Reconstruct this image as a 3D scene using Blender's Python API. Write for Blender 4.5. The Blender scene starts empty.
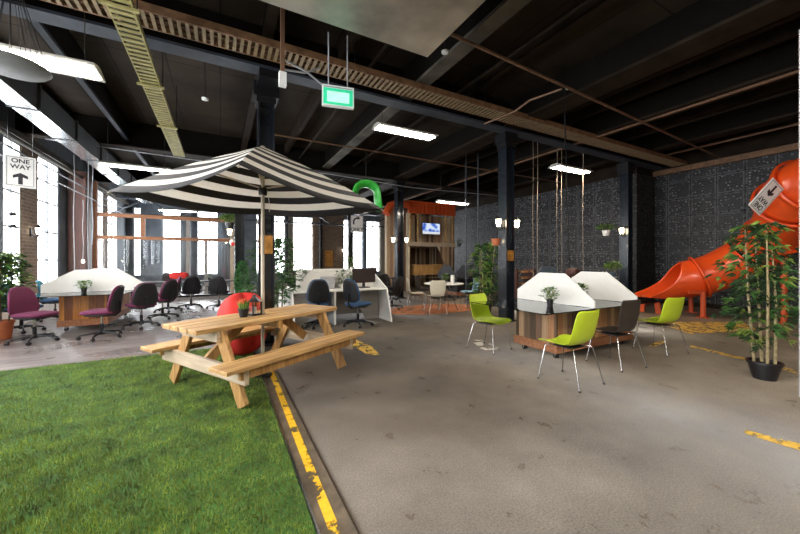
import bpy, bmesh, math, random
import numpy as np
from mathutils import Vector, Matrix, Euler
PI = math.pi
S = bpy.context.scene
C = S.collection
random.seed(7)
F = 335.0; HZ = 260.0; EYE = 1.4
YAW = math.radians(28.2)
FW = (math.sin(YAW), math.cos(YAW)); RT = (math.cos(YAW), -math.sin(YAW))
def at(u, d):
    """room position of the point seen at column u at depth d"""
    r = (u-400)/F*d
    return (d*FW[0]+r*RT[0], d*FW[1]+r*RT[1])
def onY(u, Y):
    k = (u-400)/F
    return Y*(FW[0]+RT[0]*k)/(FW[1]+RT[1]*k)
def onX(u, X):
    k = (u-400)/F
    return X*(FW[1]+RT[1]*k)/(FW[0]+RT[0]*k)

# ---------------------------------------------------------------- materials
def nt(name):
    m = bpy.data.materials.new(name); m.use_nodes = True
    n = m.node_tree.nodes; l = m.node_tree.links
    b = n['Principled BSDF']
    return m, n, l, b
def coords(n, l, scale=(1,1,1), rot=(0,0,0), kind='Object'):
    tc = n.new('ShaderNodeTexCoord'); mp = n.new('ShaderNodeMapping')
    l.new(tc.outputs[kind], mp.inputs[0]); mp.inputs['Scale'].default_value = scale; mp.inputs['Rotation'].default_value = rot
    return mp.outputs[0]
def noise(n, l, vec, scale, detail=4, rough=.5):
    t = n.new('ShaderNodeTexNoise'); t.inputs['Scale'].default_value = scale; t.inputs['Detail'].default_value = detail
    t.inputs['Roughness'].default_value = rough; l.new(vec, t.inputs['Vector']); return t.outputs['Fac']
def ramp(n, l, fac, stops):
    r = n.new('ShaderNodeValToRGB'); e = r.color_ramp.elements
    while len(e) < len(stops): e.new(.5)
    for i, (p, c) in enumerate(stops):
        e[i].position = p; e[i].color = (c[0], c[1], c[2], 1) if not isinstance(c, (int, float)) else (c, c, c, 1)
    l.new(fac, r.inputs[0]); return r.outputs[0]
def bump(n, l, h, b, strength=.3, dist=.01):
    k = n.new('ShaderNodeBump'); k.inputs['Strength'].default_value = strength; k.inputs['Distance'].default_value = dist
    l.new(h, k.inputs['Height']); l.new(k.outputs[0], b.inputs['Normal'])
def mixc(n, l, fac, a, b, mode='MIX'):
    m = n.new('ShaderNodeMix'); m.data_type = 'RGBA'; m.blend_type = mode
    for s, v in ((m.inputs[0], fac), (m.inputs[6], a), (m.inputs[7], b)):
        if isinstance(v, (int, float)): s.default_value = v
        elif isinstance(v, tuple): s.default_value = (v[0], v[1], v[2], 1)
        else: l.new(v, s)
    return m.outputs[2]
def mat(name, col, rough=.6, metal=0, var=.12, sc=12, bmp=0, emit=0, spec=.5, coat=0):
    m, n, l, b = nt(name)
    v = coords(n, l); f = noise(n, l, v, sc)
    lo = tuple(max(0, c*(1-var)) for c in col); hi = tuple(min(1, c*(1+var)) for c in col)
    c = ramp(n, l, f, [(.3, lo), (.7, hi)])
    l.new(c, b.inputs['Base Color'])
    b.inputs['Roughness'].default_value = rough; b.inputs['Metallic'].default_value = metal
    b.inputs['Specular IOR Level'].default_value = spec
    b.inputs['Coat Weight'].default_value = coat
    if bmp: bump(n, l, f, b, bmp, .005)
    if emit:
        b.inputs['Emission Color'].default_value = (col[0], col[1], col[2], 1); b.inputs['Emission Strength'].default_value = emit
    return m
def wood(name, dark, light, axis=0, rough=.55, sc=1.0, rotz=0):
    m, n, l, b = nt(name)
    s = [14*sc, 14*sc, 14*sc]; s[axis] = 1.1*sc
    v = coords(n, l, tuple(s), (0, 0, rotz)); f = noise(n, l, v, 1.6, 6, .6)
    v2 = coords(n, l); g = noise(n, l, v2, 1.7, 2)
    c = ramp(n, l, f, [(.28, dark), (.5, tuple((a+b_)/2 for a, b_ in zip(dark, light))), (.72, light)])
    c2 = mixc(n, l, ramp(n, l, g, [(.35, .0), (.7, .35)]), c, tuple(x*.6 for x in dark))
    l.new(c2, b.inputs['Base Color']); b.inputs['Roughness'].default_value = rough
    bump(n, l, f, b, .25, .004)
    return m
M = {}
M['black_metal'] = mat('black_metal', (.012,.012,.014), .35, .3)
M['col_black'] = mat('column_paint', (.012,.016,.022), .22, .1, .3, 6, .15, coat=.5)
M['black_plastic'] = mat('black_plastic', (.009,.009,.011), .4)
M['chrome'] = mat('chrome', (.42,.41,.40), .25, 1, .05)
M['white'] = mat('white_laminate', (.82,.80,.76), .4, 0, .02)
M['white_paint'] = mat('white_paint', (.8,.8,.78), .5, 0, .03)
M['green_shell'] = mat('lime_plastic', (.52,.66,.03), .38, 0, .04)
M['dark_shell'] = mat('dark_brown_laminate', (.035,.026,.022), .35, 0, .2)
M['cream_shell'] = mat('cream_plastic', (.72,.66,.52), .4, 0, .04)
M['blue_shell'] = mat('pale_blue_fabric', (.22,.38,.52), .8, 0, .2)
M['purple'] = mat('purple_fabric', (.115,.016,.055), .9, 0, .15, 60, .3)
M['navy'] = mat('navy_fabric', (.03,.075,.16), .9, 0, .15, 60, .3)
M['teal'] = mat('teal_fabric', (.02,.14,.2), .9, 0, .15, 60, .3)
M['black_fabric'] = mat('black_fabric', (.011,.011,.014), .9, 0, .2, 60, .3)
M['red_fabric'] = mat('red_beanbag_cloth', (.62,.025,.02), .75, 0, .12, 8, .2)
M['orange'] = mat('orange_plastic', (.8,.085,.012), .3, 0, .05, 3, coat=.3)
M['orange_steel'] = mat('orange_steel', (.62,.09,.02), .45, 0, .15)
M['green_slide'] = mat('green_plastic', (.02,.36,.03), .35, 0, .1)
M['galv'] = mat('galvanised_sheet', (.80,.86,.90), .22, 1, .15, 3)  # pale bluish tint puts reflected window sky into the metal colour
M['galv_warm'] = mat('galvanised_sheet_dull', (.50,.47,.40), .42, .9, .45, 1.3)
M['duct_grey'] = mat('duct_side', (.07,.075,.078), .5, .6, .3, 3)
M['steel_grey'] = mat('blue_grey_steel', (.045,.055,.072), .5, .3, .3, 4)
M['beam_dark'] = mat('beam_paint', (.020,.013,.008), .75, 0, .4, 3, spec=.12)
M['beam_grey'] = mat('grey_beam_paint', (.085,.075,.062), .7, 0, .4, 3, spec=.2)
M['web_black'] = mat('black_web', (.008,.006,.0045), .85, spec=.08)  # darker copy of the beam paint, shade above the flanges put into colour
M['frame_grey'] = mat('grey_window_bar', (.22,.24,.26), .5)
M['lamp_housing'] = mat('lamp_housing', (.42,.40,.36), .5, 0, .05)
M['exit_green'] = mat('exit_green', (.02,.50,.25), .4, emit=.35)
M['exit_white'] = mat('exit_white', (.40,.80,.62), .4, emit=.35)
M['rust'] = mat('rusty_tray', (.20,.105,.05), .6, .2, .35, 9)
M['rung'] = mat('cream_rung', (.24,.17,.09), .5, .2, .25, 9)
M['ladder_y'] = mat('yellow_tray', (.33,.29,.11), .5, .1, .25, 8)
M['brown_pipe'] = mat('brown_pipe', (.17,.09,.05), .5, .2, .3, 5)
M['terracotta'] = mat('terracotta', (.45,.13,.05), .7)
M['soil'] = mat('soil', (.03,.02,.012), .95, 0, .5, 40, .5)
M['leaf_dark'] = mat('dark_leaf', (.018,.05,.014), .45, 0, .6, 25)
M['leaf_mid'] = mat('mid_leaf', (.055,.15,.028), .45, 0, .5, 25)
M['leaf_lime'] = mat('lime_leaf', (.18,.27,.045), .45, 0, .4, 25)
M['leaf_conifer'] = mat('conifer_leaf', (.06,.22,.06), .6, 0, .5, 25)
M['petal'] = mat('orange_petal', (.75,.12,.04), .6)
M['cane'] = mat('cane_stem', (.34,.27,.14), .6, 0, .4, 30)
M['bark'] = mat('bark', (.10,.07,.045), .85, 0, .4, 20, .4)
M['sign'] = mat('sign_face', (.82,.81,.80), .45, 0, .03)
M['sign_black'] = mat('sign_lettering', (.012,.012,.02), .5)
M['amber_plate'] = mat('amber_plate', (.38,.17,.03), .5, 0, .5, 14)
M['dark_panel'] = mat('charcoal_panel', (.018,.018,.022), .6, 0, .2)
M['slate_panel'] = mat('slate_panel', (.07,.10,.13), .5, 0, .2)
M['desk_grey'] = mat('grey_laminate', (.25,.23,.21), .5, 0, .1)
M['screen_black'] = mat('screen_black', (.03,.02,.018), .25)
M['yellow'] = mat('yellow_paint', (.80,.50,.02), .55, 0, .12)
M['grey_plastic'] = mat('grey_plastic', (.36,.36,.38), .5)
M['disc_grey'] = mat('disc_grey', (.14,.14,.14), .6, .2)
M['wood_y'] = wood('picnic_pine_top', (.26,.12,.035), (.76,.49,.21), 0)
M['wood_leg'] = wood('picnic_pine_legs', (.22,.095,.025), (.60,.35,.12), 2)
M['wood_grey'] = wood('weathered_pine', (.34,.25,.17), (.64,.52,.38), 1)
M['pole_wood'] = wood('umbrella_pole', (.40,.33,.25), (.62,.54,.43), 2)
M['beam_wood'] = wood('timber_beam', (.22,.075,.025), (.42,.19,.09), 0)
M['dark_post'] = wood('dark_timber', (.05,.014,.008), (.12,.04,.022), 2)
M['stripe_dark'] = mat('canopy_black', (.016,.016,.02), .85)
def translucent(name, col, tr=.3):
    m, n, l, b = nt(name)
    v = coords(n, l); f = noise(n, l, v, 30)
    c = ramp(n, l, f, [(.3, tuple(x*.95 for x in col)), (.7, col)])
    l.new(c, b.inputs['Base Color']); b.inputs['Roughness'].default_value = .85
    t = n.new('ShaderNodeBsdfTranslucent'); l.new(c, t.inputs[0])
    mx = n.new('ShaderNodeMixShader'); mx.inputs[0].default_value = tr
    l.new(b.outputs[0], mx.inputs[1]); l.new(t.outputs[0], mx.inputs[2])
    l.new(mx.outputs[0], n['Material Output'].inputs[0]); return m
M['stripe_light'] = translucent('canopy_cream', (.92,.90,.87), .5)
M['curtain'] = translucent('grey_curtain', (.42,.46,.50), .35)
def glass(name, tint=(1,1,1), refl=.12, rough=.02, add=None):
    m, n, l, b = nt(name)
    tr = n.new('ShaderNodeBsdfTransparent'); tr.inputs[0].default_value = (*tint, 1)
    g = n.new('ShaderNodeBsdfGlossy'); g.inputs['Roughness'].default_value = rough; g.inputs[0].default_value = (1,1,1,1)
    fr = n.new('ShaderNodeFresnel'); fr.inputs[0].default_value = 1.5
    mx = n.new('ShaderNodeMixShader')
    mn = n.new('ShaderNodeMath'); mn.operation = 'MINIMUM'; mn.inputs[1].default_value = refl; l.new(fr.outputs[0], mn.inputs[0]); l.new(mn.outputs[0], mx.inputs[0]); l.new(tr.outputs[0], mx.inputs[1]); l.new(g.outputs[0], mx.inputs[2])
    l.new(mx.outputs[0], n['Material Output'].inputs[0]); return m
M['glass'] = glass('window_glass')
M['glass_top'] = glass('dark_table_glass', (.20,.23,.23), .6)
M['glass_clear'] = glass('lantern_glass', (.9,.92,.92))
def emis(name, col, s):
    m, n, l, b = nt(name)
    b.inputs['Base Color'].default_value = (.8,.8,.8,1); b.inputs['Roughness'].default_value = .5
    b.inputs['Emission Color'].default_value = (*col, 1); b.inputs['Emission Strength'].default_value = s
    v = coords(n, l); f = noise(n, l, v, 5)
    l.new(ramp(n, l, f, [(.3, .75), (.7, .85)]), b.inputs['Base Color']); return m
LAMP = 42
M['lamp'] = emis('fluorescent_diffuser', (1,.90,.76), LAMP)
M['bulb'] = emis('warm_bulb', (1,.80,.50), 16)
M['bulb_white'] = emis('small_bulb', (1,.93,.8), 5)

# concrete floor
m, n, l, b = nt('polished_concrete'); M['concrete'] = m
v = coords(n, l)
f1 = noise(n, l, v, .55, 6, .6); f2 = noise(n, l, v, 3.5, 8, .65); f3 = noise(n, l, v, 90, 2, .6)
c = ramp(n, l, f1, [(.3, (.088,.066,.046)), (.5, (.150,.117,.084)), (.72, (.225,.182,.135))])
c = mixc(n, l, .4, c, ramp(n, l, f2, [(.25, (.30,.30,.30)), (.75, (.68,.68,.68))]), 'OVERLAY')
c = mixc(n, l, .6, c, ramp(n, l, f3, [(.35, (.25,.25,.25)), (.68, (.75,.75,.75))]), 'OVERLAY')
l.new(c, b.inputs['Base Color'])
l.new(ramp(n, l, f2, [(.3, .24), (.7, .44)]), b.inputs['Roughness'])
bump(n, l, f3, b, .12, .003)
# timber floor
m, n, l, b = nt('worn_timber_floor'); M['floor_wood'] = m
v = coords(n, l, (.6,7,1)); f = noise(n, l, v, 1.5, 6, .6); v2 = coords(n, l); f2 = noise(n, l, v2, 1.1, 4)
br = n.new('ShaderNodeTexBrick'); l.new(v2, br.inputs[0]); br.inputs['Scale'].default_value = 1; br.inputs['Brick Width'].default_value = 1.8
br.inputs['Row Height'].default_value = .14; br.inputs['Mortar Size'].default_value = .003
br.inputs['Color1'].default_value = (.9,.9,.9,1); br.inputs['Color2'].default_value = (.6,.6,.6,1); br.inputs['Mortar'].default_value = (.15,.15,.15,1)
c = ramp(n, l, f, [(.3, (.105,.080,.075)), (.5, (.20,.165,.155)), (.72, (.33,.29,.28))])
c = mixc(n, l, .6, c, br.outputs[0], 'MULTIPLY')
l.new(c, b.inputs['Base Color']); l.new(ramp(n, l, f2, [(.3, .2), (.7, .42)]), b.inputs['Roughness'])
# brick pier
m, n, l, b = nt('brown_brick'); M['brick'] = m
v = coords(n, l, (1,1,1), (PI/2, 0, 0)); br = n.new('ShaderNodeTexBrick')
tc = n.new('ShaderNodeTexCoord'); sx = n.new('ShaderNodeSeparateXYZ'); l.new(tc.outputs['Object'], sx.inputs[0])
ad = n.new('ShaderNodeMath'); l.new(sx.outputs[0], ad.inputs[0]); l.new(sx.outputs[1], ad.inputs[1])
cb = n.new('ShaderNodeCombineXYZ'); l.new(ad.outputs[0], cb.inputs[0]); l.new(sx.outputs[2], cb.inputs[1])
l.new(cb.outputs[0], br.inputs[0]); br.inputs['Scale'].default_value = 1; br.inputs['Brick Width'].default_value = .24; br.inputs['Row Height'].default_value = .085
br.inputs['Mortar Size'].default_value = .008; br.inputs['Color1'].default_value = (.20,.13,.085,1); br.inputs['Color2'].default_value = (.12,.075,.05,1); br.inputs['Mortar'].default_value = (.25,.22,.18,1)
l.new(br.outputs[0], b.inputs['Base Color']); b.inputs['Roughness'].default_value = .85
M['wall_grey'] = mat('blue_grey_plaster', (.13,.155,.185), .7, 0, .3, 2, .1)
M['wall_tan'] = mat('back_wall_paint', (.30,.27,.23), .8, 0, .15, 2)
# acoustic panels: square panels with a raised maze of nubs
def acoustic(name, base, hi):
    m, n, l, b = nt(name)
    tc = n.new('ShaderNodeTexCoord'); sx = n.new('ShaderNodeSeparateXYZ'); l.new(tc.outputs['Object'], sx.inputs[0])
    ad = n.new('ShaderNodeMath'); l.new(sx.outputs[0], ad.inputs[0]); l.new(sx.outputs[1], ad.inputs[1])
    cb = n.new('ShaderNodeCombineXYZ'); l.new(ad.outputs[0], cb.inputs[0]); l.new(sx.outputs[2], cb.inputs[1])
    br = n.new('ShaderNodeTexBrick'); l.new(cb.outputs[0], br.inputs[0]); br.offset = 0; br.inputs['Scale'].default_value = 1
    br.inputs['Brick Width'].default_value = .6; br.inputs['Row Height'].default_value = .55; br.inputs['Mortar Size'].default_value = .014
    br.inputs['Mortar Smooth'].default_value = .1
    vo = n.new('ShaderNodeTexVoronoi'); vo.inputs['Scale'].default_value = 12; vo.inputs['Randomness'].default_value = .55; l.new(cb.outputs[0], vo.inputs['Vector'])
    blob = ramp(n, l, vo.outputs['Distance'], [(.26, 1.0), (.40, 0.0)])
    b2 = n.new('ShaderNodeTexBrick'); l.new(cb.outputs[0], b2.inputs[0]); b2.offset = 0; b2.inputs['Scale'].default_value = 1
    b2.inputs['Brick Width'].default_value = .6; b2.inputs['Row Height'].default_value = .55; b2.inputs['Mortar Size'].default_value = .042; b2.inputs['Mortar Smooth'].default_value = 0
    big = noise(n, l, cb.outputs[0], .7, 3)
    c = mixc(n, l, blob, base, hi)
    c = mixc(n, l, b2.outputs['Fac'], c, tuple(x*.42 for x in hi))
    c = mixc(n, l, br.outputs['Fac'], c, tuple(x*.25 for x in base))
    c = mixc(n, l, ramp(n, l, big, [(.35, 0.0), (.7, .3)]), c, tuple(x*.5 for x in base))
    l.new(c, b.inputs['Base Color']); b.inputs['Roughness'].default_value = .55
    bump(n, l, blob, b, 1.0, .05)
    return m
M['acoustic'] = acoustic('grey_acoustic_panel', (.016,.016,.018), (.27,.27,.285))
M['acoustic_brown'] = acoustic('brown_acoustic_panel', (.012,.010,.009), (.13,.11,.10))
# ceiling slab
m, n, l, b = nt('dark_ceiling'); M['ceiling'] = m
v = coords(n, l); f = noise(n, l, v, .9, 5, .6); f2 = noise(n, l, v, 12, 3)
br = n.new('ShaderNodeTexBrick'); l.new(v, br.inputs[0]); br.offset = 0; br.inputs['Scale'].default_value = 1; br.inputs['Brick Width'].default_value = .84; br.inputs['Row Height'].default_value = 2.4; br.inputs['Mortar Size'].default_value = .01
c = ramp(n, l, f, [(.3, (.014,.010,.007)), (.7, (.048,.035,.024))])
c = mixc(n, l, br.outputs['Fac'], c, (.006,.006,.006))
l.new(c, b.inputs['Base Color']); b.inputs['Roughness'].default_value = .8; b.inputs['Specular IOR Level'].default_value = .15
# planks for desk sides and booth, each plank its own tone
def planks(name, tones, width, axis_mix=True, rough=.6):
    m, n, l, b = nt(name)
    tc = n.new('ShaderNodeTexCoord'); sx = n.new('ShaderNodeSeparateXYZ'); l.new(tc.outputs['Object'], sx.inputs[0])
    ad = n.new('ShaderNodeMath'); l.new(sx.outputs[0], ad.inputs[0]); l.new(sx.outputs[1], ad.inputs[1])
    dv = n.new('ShaderNodeMath'); dv.operation = 'DIVIDE'; l.new(ad.outputs[0], dv.inputs[0]); dv.inputs[1].default_value = width
    fl = n.new('ShaderNodeMath'); fl.operation = 'FLOOR'; l.new(dv.outputs[0], fl.inputs[0])
    wn = n.new('ShaderNodeTexWhiteNoise'); wn.noise_dimensions = '1D'; l.new(fl.outputs[0], wn.inputs['W'])
    k = len(tones); c = ramp(n, l, wn.outputs['Value'], [(i/k, t) for i, t in enumerate(tones)])
    n.get('Color Ramp') and None
    for nd in n:
        if nd.type == 'VALTORGB': nd.color_ramp.interpolation = 'CONSTANT'
    v = coords(n, l, (16,16,1.2)); f = noise(n, l, v, 2, 5, .6)
    c = mixc(n, l, .55, c, ramp(n, l, f, [(.3, (.25,.25,.25)), (.7, (.8,.8,.8))]), 'OVERLAY')
    fr = n.new('ShaderNodeMath'); fr.operation = 'FRACT'; l.new(dv.outputs[0], fr.inputs[0])
    c = mixc(n, l, ramp(n, l, fr.outputs[0], [(0, 1.0), (.05, 0.0)]), c, (.01,.006,.004))
    l.new(c, b.inputs['Base Color']); b.inputs['Roughness'].default_value = rough
    bump(n, l, f, b, .2, .004); return m
M['planks_desk'] = planks('reclaimed_planks', [(.36,.17,.07),(.17,.09,.05),(.50,.26,.11),(.07,.04,.02),(.36,.22,.12),(.40,.18,.07),(.12,.07,.035)], .105)
M['planks_orange'] = planks('orange_planks', [(.50,.18,.03),(.28,.09,.02),(.60,.24,.05),(.22,.07,.02),(.52,.20,.04)], .12, rough=.4)
M['planks_booth'] = planks('booth_boards', [(.34,.22,.13),(.16,.09,.05),(.52,.40,.27),(.10,.06,.04),(.60,.50,.36),(.28,.17,.10),(.42,.28,.17)], .13)
# worn paint (breaks up along its edges)
def worn(name, col, thr=.46, sc=9):
    m, n, l, b = nt(name)
    v = coords(n, l); f = noise(n, l, v, sc, 7, .65)
    l.new(ramp(n, l, f, [(thr-.03, 0.0), (thr, 1.0)]), b.inputs['Alpha'])
    l.new(ramp(n, l, noise(n, l, v, 25, 3), [(.3, tuple(x*.75 for x in col)), (.7, col)]), b.inputs['Base Color'])
    b.inputs['Roughness'].default_value = .5; return m
M['worn_yellow'] = worn('worn_yellow_paint', (.80,.47,.02), .465, 7)
M['worn_yellow2'] = worn('scuffed_yellow_paint', (.72,.46,.08), .50, 7)
M['worn_orange'] = worn('scuffed_orange_paint', (.62,.20,.06), .47, 5)
M['worn_white'] = worn('scuffed_pale_patch', (.62,.56,.48), .53, 5)
M['channel'] = mat('worn_steel_channel', (.13,.10,.072), .4, .2, .5, 7)
M['grass'] = mat('grass_blade', (.145,.19,.022), .6, 0, .8, 5)
M['grass_base'] = mat('turf_backing', (.03,.09,.008), .9, 0, .4, 30)

# ---------------------------------------------------------------- mesh builder
class MB:
    def __init__(s): s.v = []; s.f = []; s.mi = []; s.sm = []; s.mats = []; s.T = None
    def _m(s, m):
        if m not in s.mats: s.mats.append(m)
        return s.mats.index(m)
    def add(s, vs, fs, m='white', smooth=False):
        o = len(s.v); T = s.T
        s.v += [tuple(T @ Vector(p)) if T is not None else tuple(p) for p in vs]
        i = s._m(m)
        for f in fs: s.f.append(tuple(o+k for k in f)); s.mi.append(i); s.sm.append(smooth)
        return s
    def box(s, c, d, m='white', R=None):
        x, y, z = d[0]/2, d[1]/2, d[2]/2
        vs = [Vector((a*x, b*y, e*z)) for e in (-1,1) for b in (-1,1) for a in (-1,1)]
        if R is not None: vs = [R @ p for p in vs]
        vs = [(p.x+c[0], p.y+c[1], p.z+c[2]) for p in vs]
        return s.add(vs, [(0,2,3,1),(4,5,7,6),(0,1,5,4),(2,6,7,3),(0,4,6,2),(1,3,7,5)], m)
    def bb(s, x0, x1, y0, y1, z0, z1, m='white'):
        return s.box(((x0+x1)/2, (y0+y1)/2, (z0+z1)/2), (abs(x1-x0), abs(y1-y0), abs(z1-z0)), m)
    def bar(s, p0, p1, w, h, m='white', up=(0,0,1)):
        p0, p1 = Vector(p0), Vector(p1); d = p1-p0; L = d.length; d.normalize()
        up = Vector(up)
        if abs(d.dot(up)) > .999: up = Vector((0,1,0))
        sd = d.cross(up).normalized(); u2 = sd.cross(d)
        R = Matrix((d, sd, u2)).transposed()
        return s.box((p0+p1)/2, (L, w, h), m, R)
    def tube(s, pts, r, m='white', n=8, cap=True, closed=False):
        pts = [Vector(p) for p in pts]; N = len(pts); rs = r if isinstance(r, (list, tuple)) else [r]*N
        vs = []; fs = []; prev = None
        for i, p in enumerate(pts):
            if closed: t = pts[(i+1) % N]-pts[i-1]
            else: t = (pts[min(i+1, N-1)]-pts[max(i-1, 0)])
            t = t.normalized() if t.length > 1e-9 else Vector((0,0,1))
            if prev is None:
                a = Vector((0,0,1)) if abs(t.z) < .9 else Vector((1,0,0)); x = t.cross(a).normalized()
            else:
                x = prev-t*prev.dot(t); x = x.normalized() if x.length > 1e-6 else t.orthogonal().normalized()
            prev = x; y = t.cross(x)
            for k in range(n):
                a = 2*PI*k/n; vs.append(p+(x*math.cos(a)+y*math.sin(a))*rs[i])
        for i in range(N if closed else N-1):
            j = (i+1) % N
            for k in range(n):
                k2 = (k+1) % n; fs.append((i*n+k, i*n+k2, j*n+k2, j*n+k))
        s.add(vs, fs, m, True)
        if cap and not closed:
            s.add(vs[:n], [tuple(range(n-1, -1, -1))], m); s.add(vs[-n:], [tuple(range(n))], m)
        return s
    def cyl(s, p0, p1, r, m='white', n=12, r2=None): return s.tube([p0, p1], [r, r if r2 is None else r2], m, n)
    def lathe(s, prof, c=(0,0,0), m='white', n=20, cap=True):
        vs = []; fs = []
        for r, z in prof:
            for k in range(n):
                a = 2*PI*k/n; vs.append((c[0]+r*math.cos(a), c[1]+r*math.sin(a), c[2]+z))
        for i in range(len(prof)-1):
            for k in range(n):
                k2 = (k+1) % n; fs.append((i*n+k, i*n+k2, (i+1)*n+k2, (i+1)*n+k))
        s.add(vs, fs, m, True)
        if cap:
            if prof[0][0] > .002: s.add(vs[:n], [tuple(range(n-1, -1, -1))], m)
            if prof[-1][0] > .002: s.add(vs[-n:], [tuple(range(n))], m)
        return s
    def sup(s, c, ax, e1=.4, e2=.5, m='white', R=None, nu=20, nv=12, fn=None):
        """superellipsoid cushion"""
        def pw(x, e): return math.copysign(abs(x)**e, x)
        vs = []; fs = []
        for j in range(nv+1):
            ph = -PI/2+PI*j/nv
            for i in range(nu):
                th = 2*PI*i/nu
                p = Vector((ax[0]*pw(math.cos(ph), e1)*pw(math.cos(th), e2), ax[1]*pw(math.cos(ph), e1)*pw(math.sin(th), e2), ax[2]*pw(math.sin(ph), e1)))
                if fn: p = Vector(fn(p))
                if R is not None: p = R @ p
                vs.append((p.x+c[0], p.y+c[1], p.z+c[2]))
        for j in range(nv):
            for i in range(nu):
                i2 = (i+1) % nu; fs.append((j*nu+i, j*nu+i2, (j+1)*nu+i2, (j+1)*nu+i))
        return s.add(vs, fs, m, True)
    def prism(s, poly, ax, a0, a1, m='white'):
        """extrude 2-D poly along axis ax (0,1,2) from a0 to a1; poly coords are the other two axes in order"""
        def P(p, a):
            q = [p[0], p[1]]; q.insert(ax, a); return tuple(q)
        k = len(poly); vs = [P(p, a0) for p in poly]+[P(p, a1) for p in poly]
        fs = [tuple(range(k)), tuple(range(2*k-1, k-1, -1))]+[(i, (i+1) % k, k+(i+1) % k, k+i) for i in range(k)]
        return s.add(vs, fs, m)
    def leaf(s, p, d, L, w, m='leaf_mid', droop=.3):
        p = Vector(p); d = Vector(d).normalized()
        sd = d.cross(Vector((random.uniform(-.3,.3), random.uniform(-.3,.3), 1)))
        sd = sd.normalized()*w/2 if sd.length > .01 else Vector((w/2,0,0))
        mid = p+d*L*.45+Vector((0,0,.04*L)); tip = p+d*L-Vector((0,0,droop*L))
        q1 = p+d*L*.2
        return s.add([p, q1+sd*.8, mid+sd, tip, mid-sd, q1-sd*.8], [(0,1,2,3),(0,3,4,5)], m)
    def build(s, name, parent=None, mods=None, flat=False):
        me = bpy.data.meshes.new(name); me.from_pydata(s.v, [], s.f)
        for k in s.mats: me.materials.append(M[k])
        me.polygons.foreach_set('material_index', s.mi)
        me.polygons.foreach_set('use_smooth', [False]*len(s.sm) if flat else s.sm)
        me.update()
        bm = bmesh.new(); bm.from_mesh(me)
        bmesh.ops.remove_doubles(bm, verts=bm.verts, dist=1e-5) if len(s.v) < 20000 and not flat else None
        bmesh.ops.recalc_face_normals(bm, faces=bm.faces); bm.to_mesh(me); bm.free()
        try: me.set_sharp_from_angle(angle=math.radians(45))
        except Exception: pass
        o = bpy.data.objects.new(name, me); C.objects.link(o)
        if parent: o.parent = parent
        return o
def bevel(o, w=.008, seg=2):
    k = o.modifiers.new('bevel', 'BEVEL'); k.width = w; k.segments = seg; k.limit_method = 'ANGLE'; k.angle_limit = math.radians(50); return o
def solid(o, t=.01, off=0):
    k = o.modifiers.new('solid', 'SOLIDIFY'); k.thickness = t; k.offset = off; return o
def tag(o, label=None, cat=None, group=None, kind=None):
    if label: o['label'] = label
    if cat: o['category'] = cat
    if group: o['group'] = group
    if kind: o['kind'] = kind
    return o
def thing(name, label, cat, loc=(0,0,0), rz=0, group=None):
    o = bpy.data.objects.new(name, None); C.objects.link(o); o.location = loc; o.rotation_euler = (0, 0, rz)
    o.empty_display_size = .1
    return tag(o, label, cat, group)
def dup(root, loc, rz, label, group=None, par=None):
    r = root.copy(); C.objects.link(r); r.location = loc; r.rotation_euler = (0, 0, rz); r['label'] = label
    if group: r['group'] = group
    for ch in list(root.children):
        c = ch.copy(); C.objects.link(c); c.parent = r
        for g in list(ch.children):
            d = g.copy(); C.objects.link(d); d.parent = c
    return r
def struct(mb, name):
    o = mb.build(name); o['kind'] = 'structure'; return o
def text(s, size, name, parent, loc, rot, m='sign_black', ext=.002, bold=.0):
    cu = bpy.data.curves.new(name, 'FONT'); cu.body = s; cu.size = size; cu.extrude = ext; cu.align_x = 'CENTER'; cu.align_y = 'CENTER'; cu.offset = bold
    t = bpy.data.objects.new(name, cu); C.objects.link(t)
    dg = bpy.context.evaluated_depsgraph_get(); me = bpy.data.meshes.new_from_object(t.evaluated_get(dg))
    bpy.data.objects.remove(t); me.materials.clear(); me.materials.append(M[m])
    o = bpy.data.objects.new(name, me); C.objects.link(o); o.parent = parent; o.location = loc; o.rotation_euler = rot
    return o
# ================================================================= camera, world
cam = bpy.data.cameras.new('camera'); co = bpy.data.objects.new('camera', cam); C.objects.link(co); S.camera = co
co.location = (0, 0, EYE); co.rotation_euler = (PI/2, 0, -YAW)
cam.sensor_width = 36; cam.lens = F/800*36; cam.shift_y = -7/800; cam.clip_start = .05
S.view_settings.view_transform = 'Standard'; S.view_settings.look = 'None'; S.view_settings.gamma = 1
S.view_settings.exposure = 1.05
w = bpy.data.worlds.new('world'); S.world = w; w.use_nodes = True
bg = w.node_tree.nodes['Background']; bg.inputs[0].default_value = (.92, .96, 1, 1); bg.inputs[1].default_value = 8.5
S.cycles.use_denoising = True; S.cycles.max_bounces = 7; S.cycles.diffuse_bounces = 4; S.cycles.glossy_bounces = 4
S.cycles.transparent_max_bounces = 16; S.cycles.sample_clamp_indirect = 6; S.cycles.caustics_reflective = False; S.cycles.caustics_refractive = False

XL, XR, XA, YJ, YF, YB, ZC = -4.1, 12.6, 11.5, 5.75, 21.0, -5.0, 4.95
EDGE = .43      # grass / channel line
# floor
struct(MB().bb(XL-.3, EDGE+.005, YB, YF+.3, -.1, 0, 'floor_wood').bb(EDGE+.005, XR+.3, YB, YF+.3, -.1, 0, 'concrete'), 'floor')
struct(MB().bb(XL-.3, XR+.3, YB, YF+.3, ZC, ZC+.2, 'ceiling'), 'ceiling')

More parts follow.
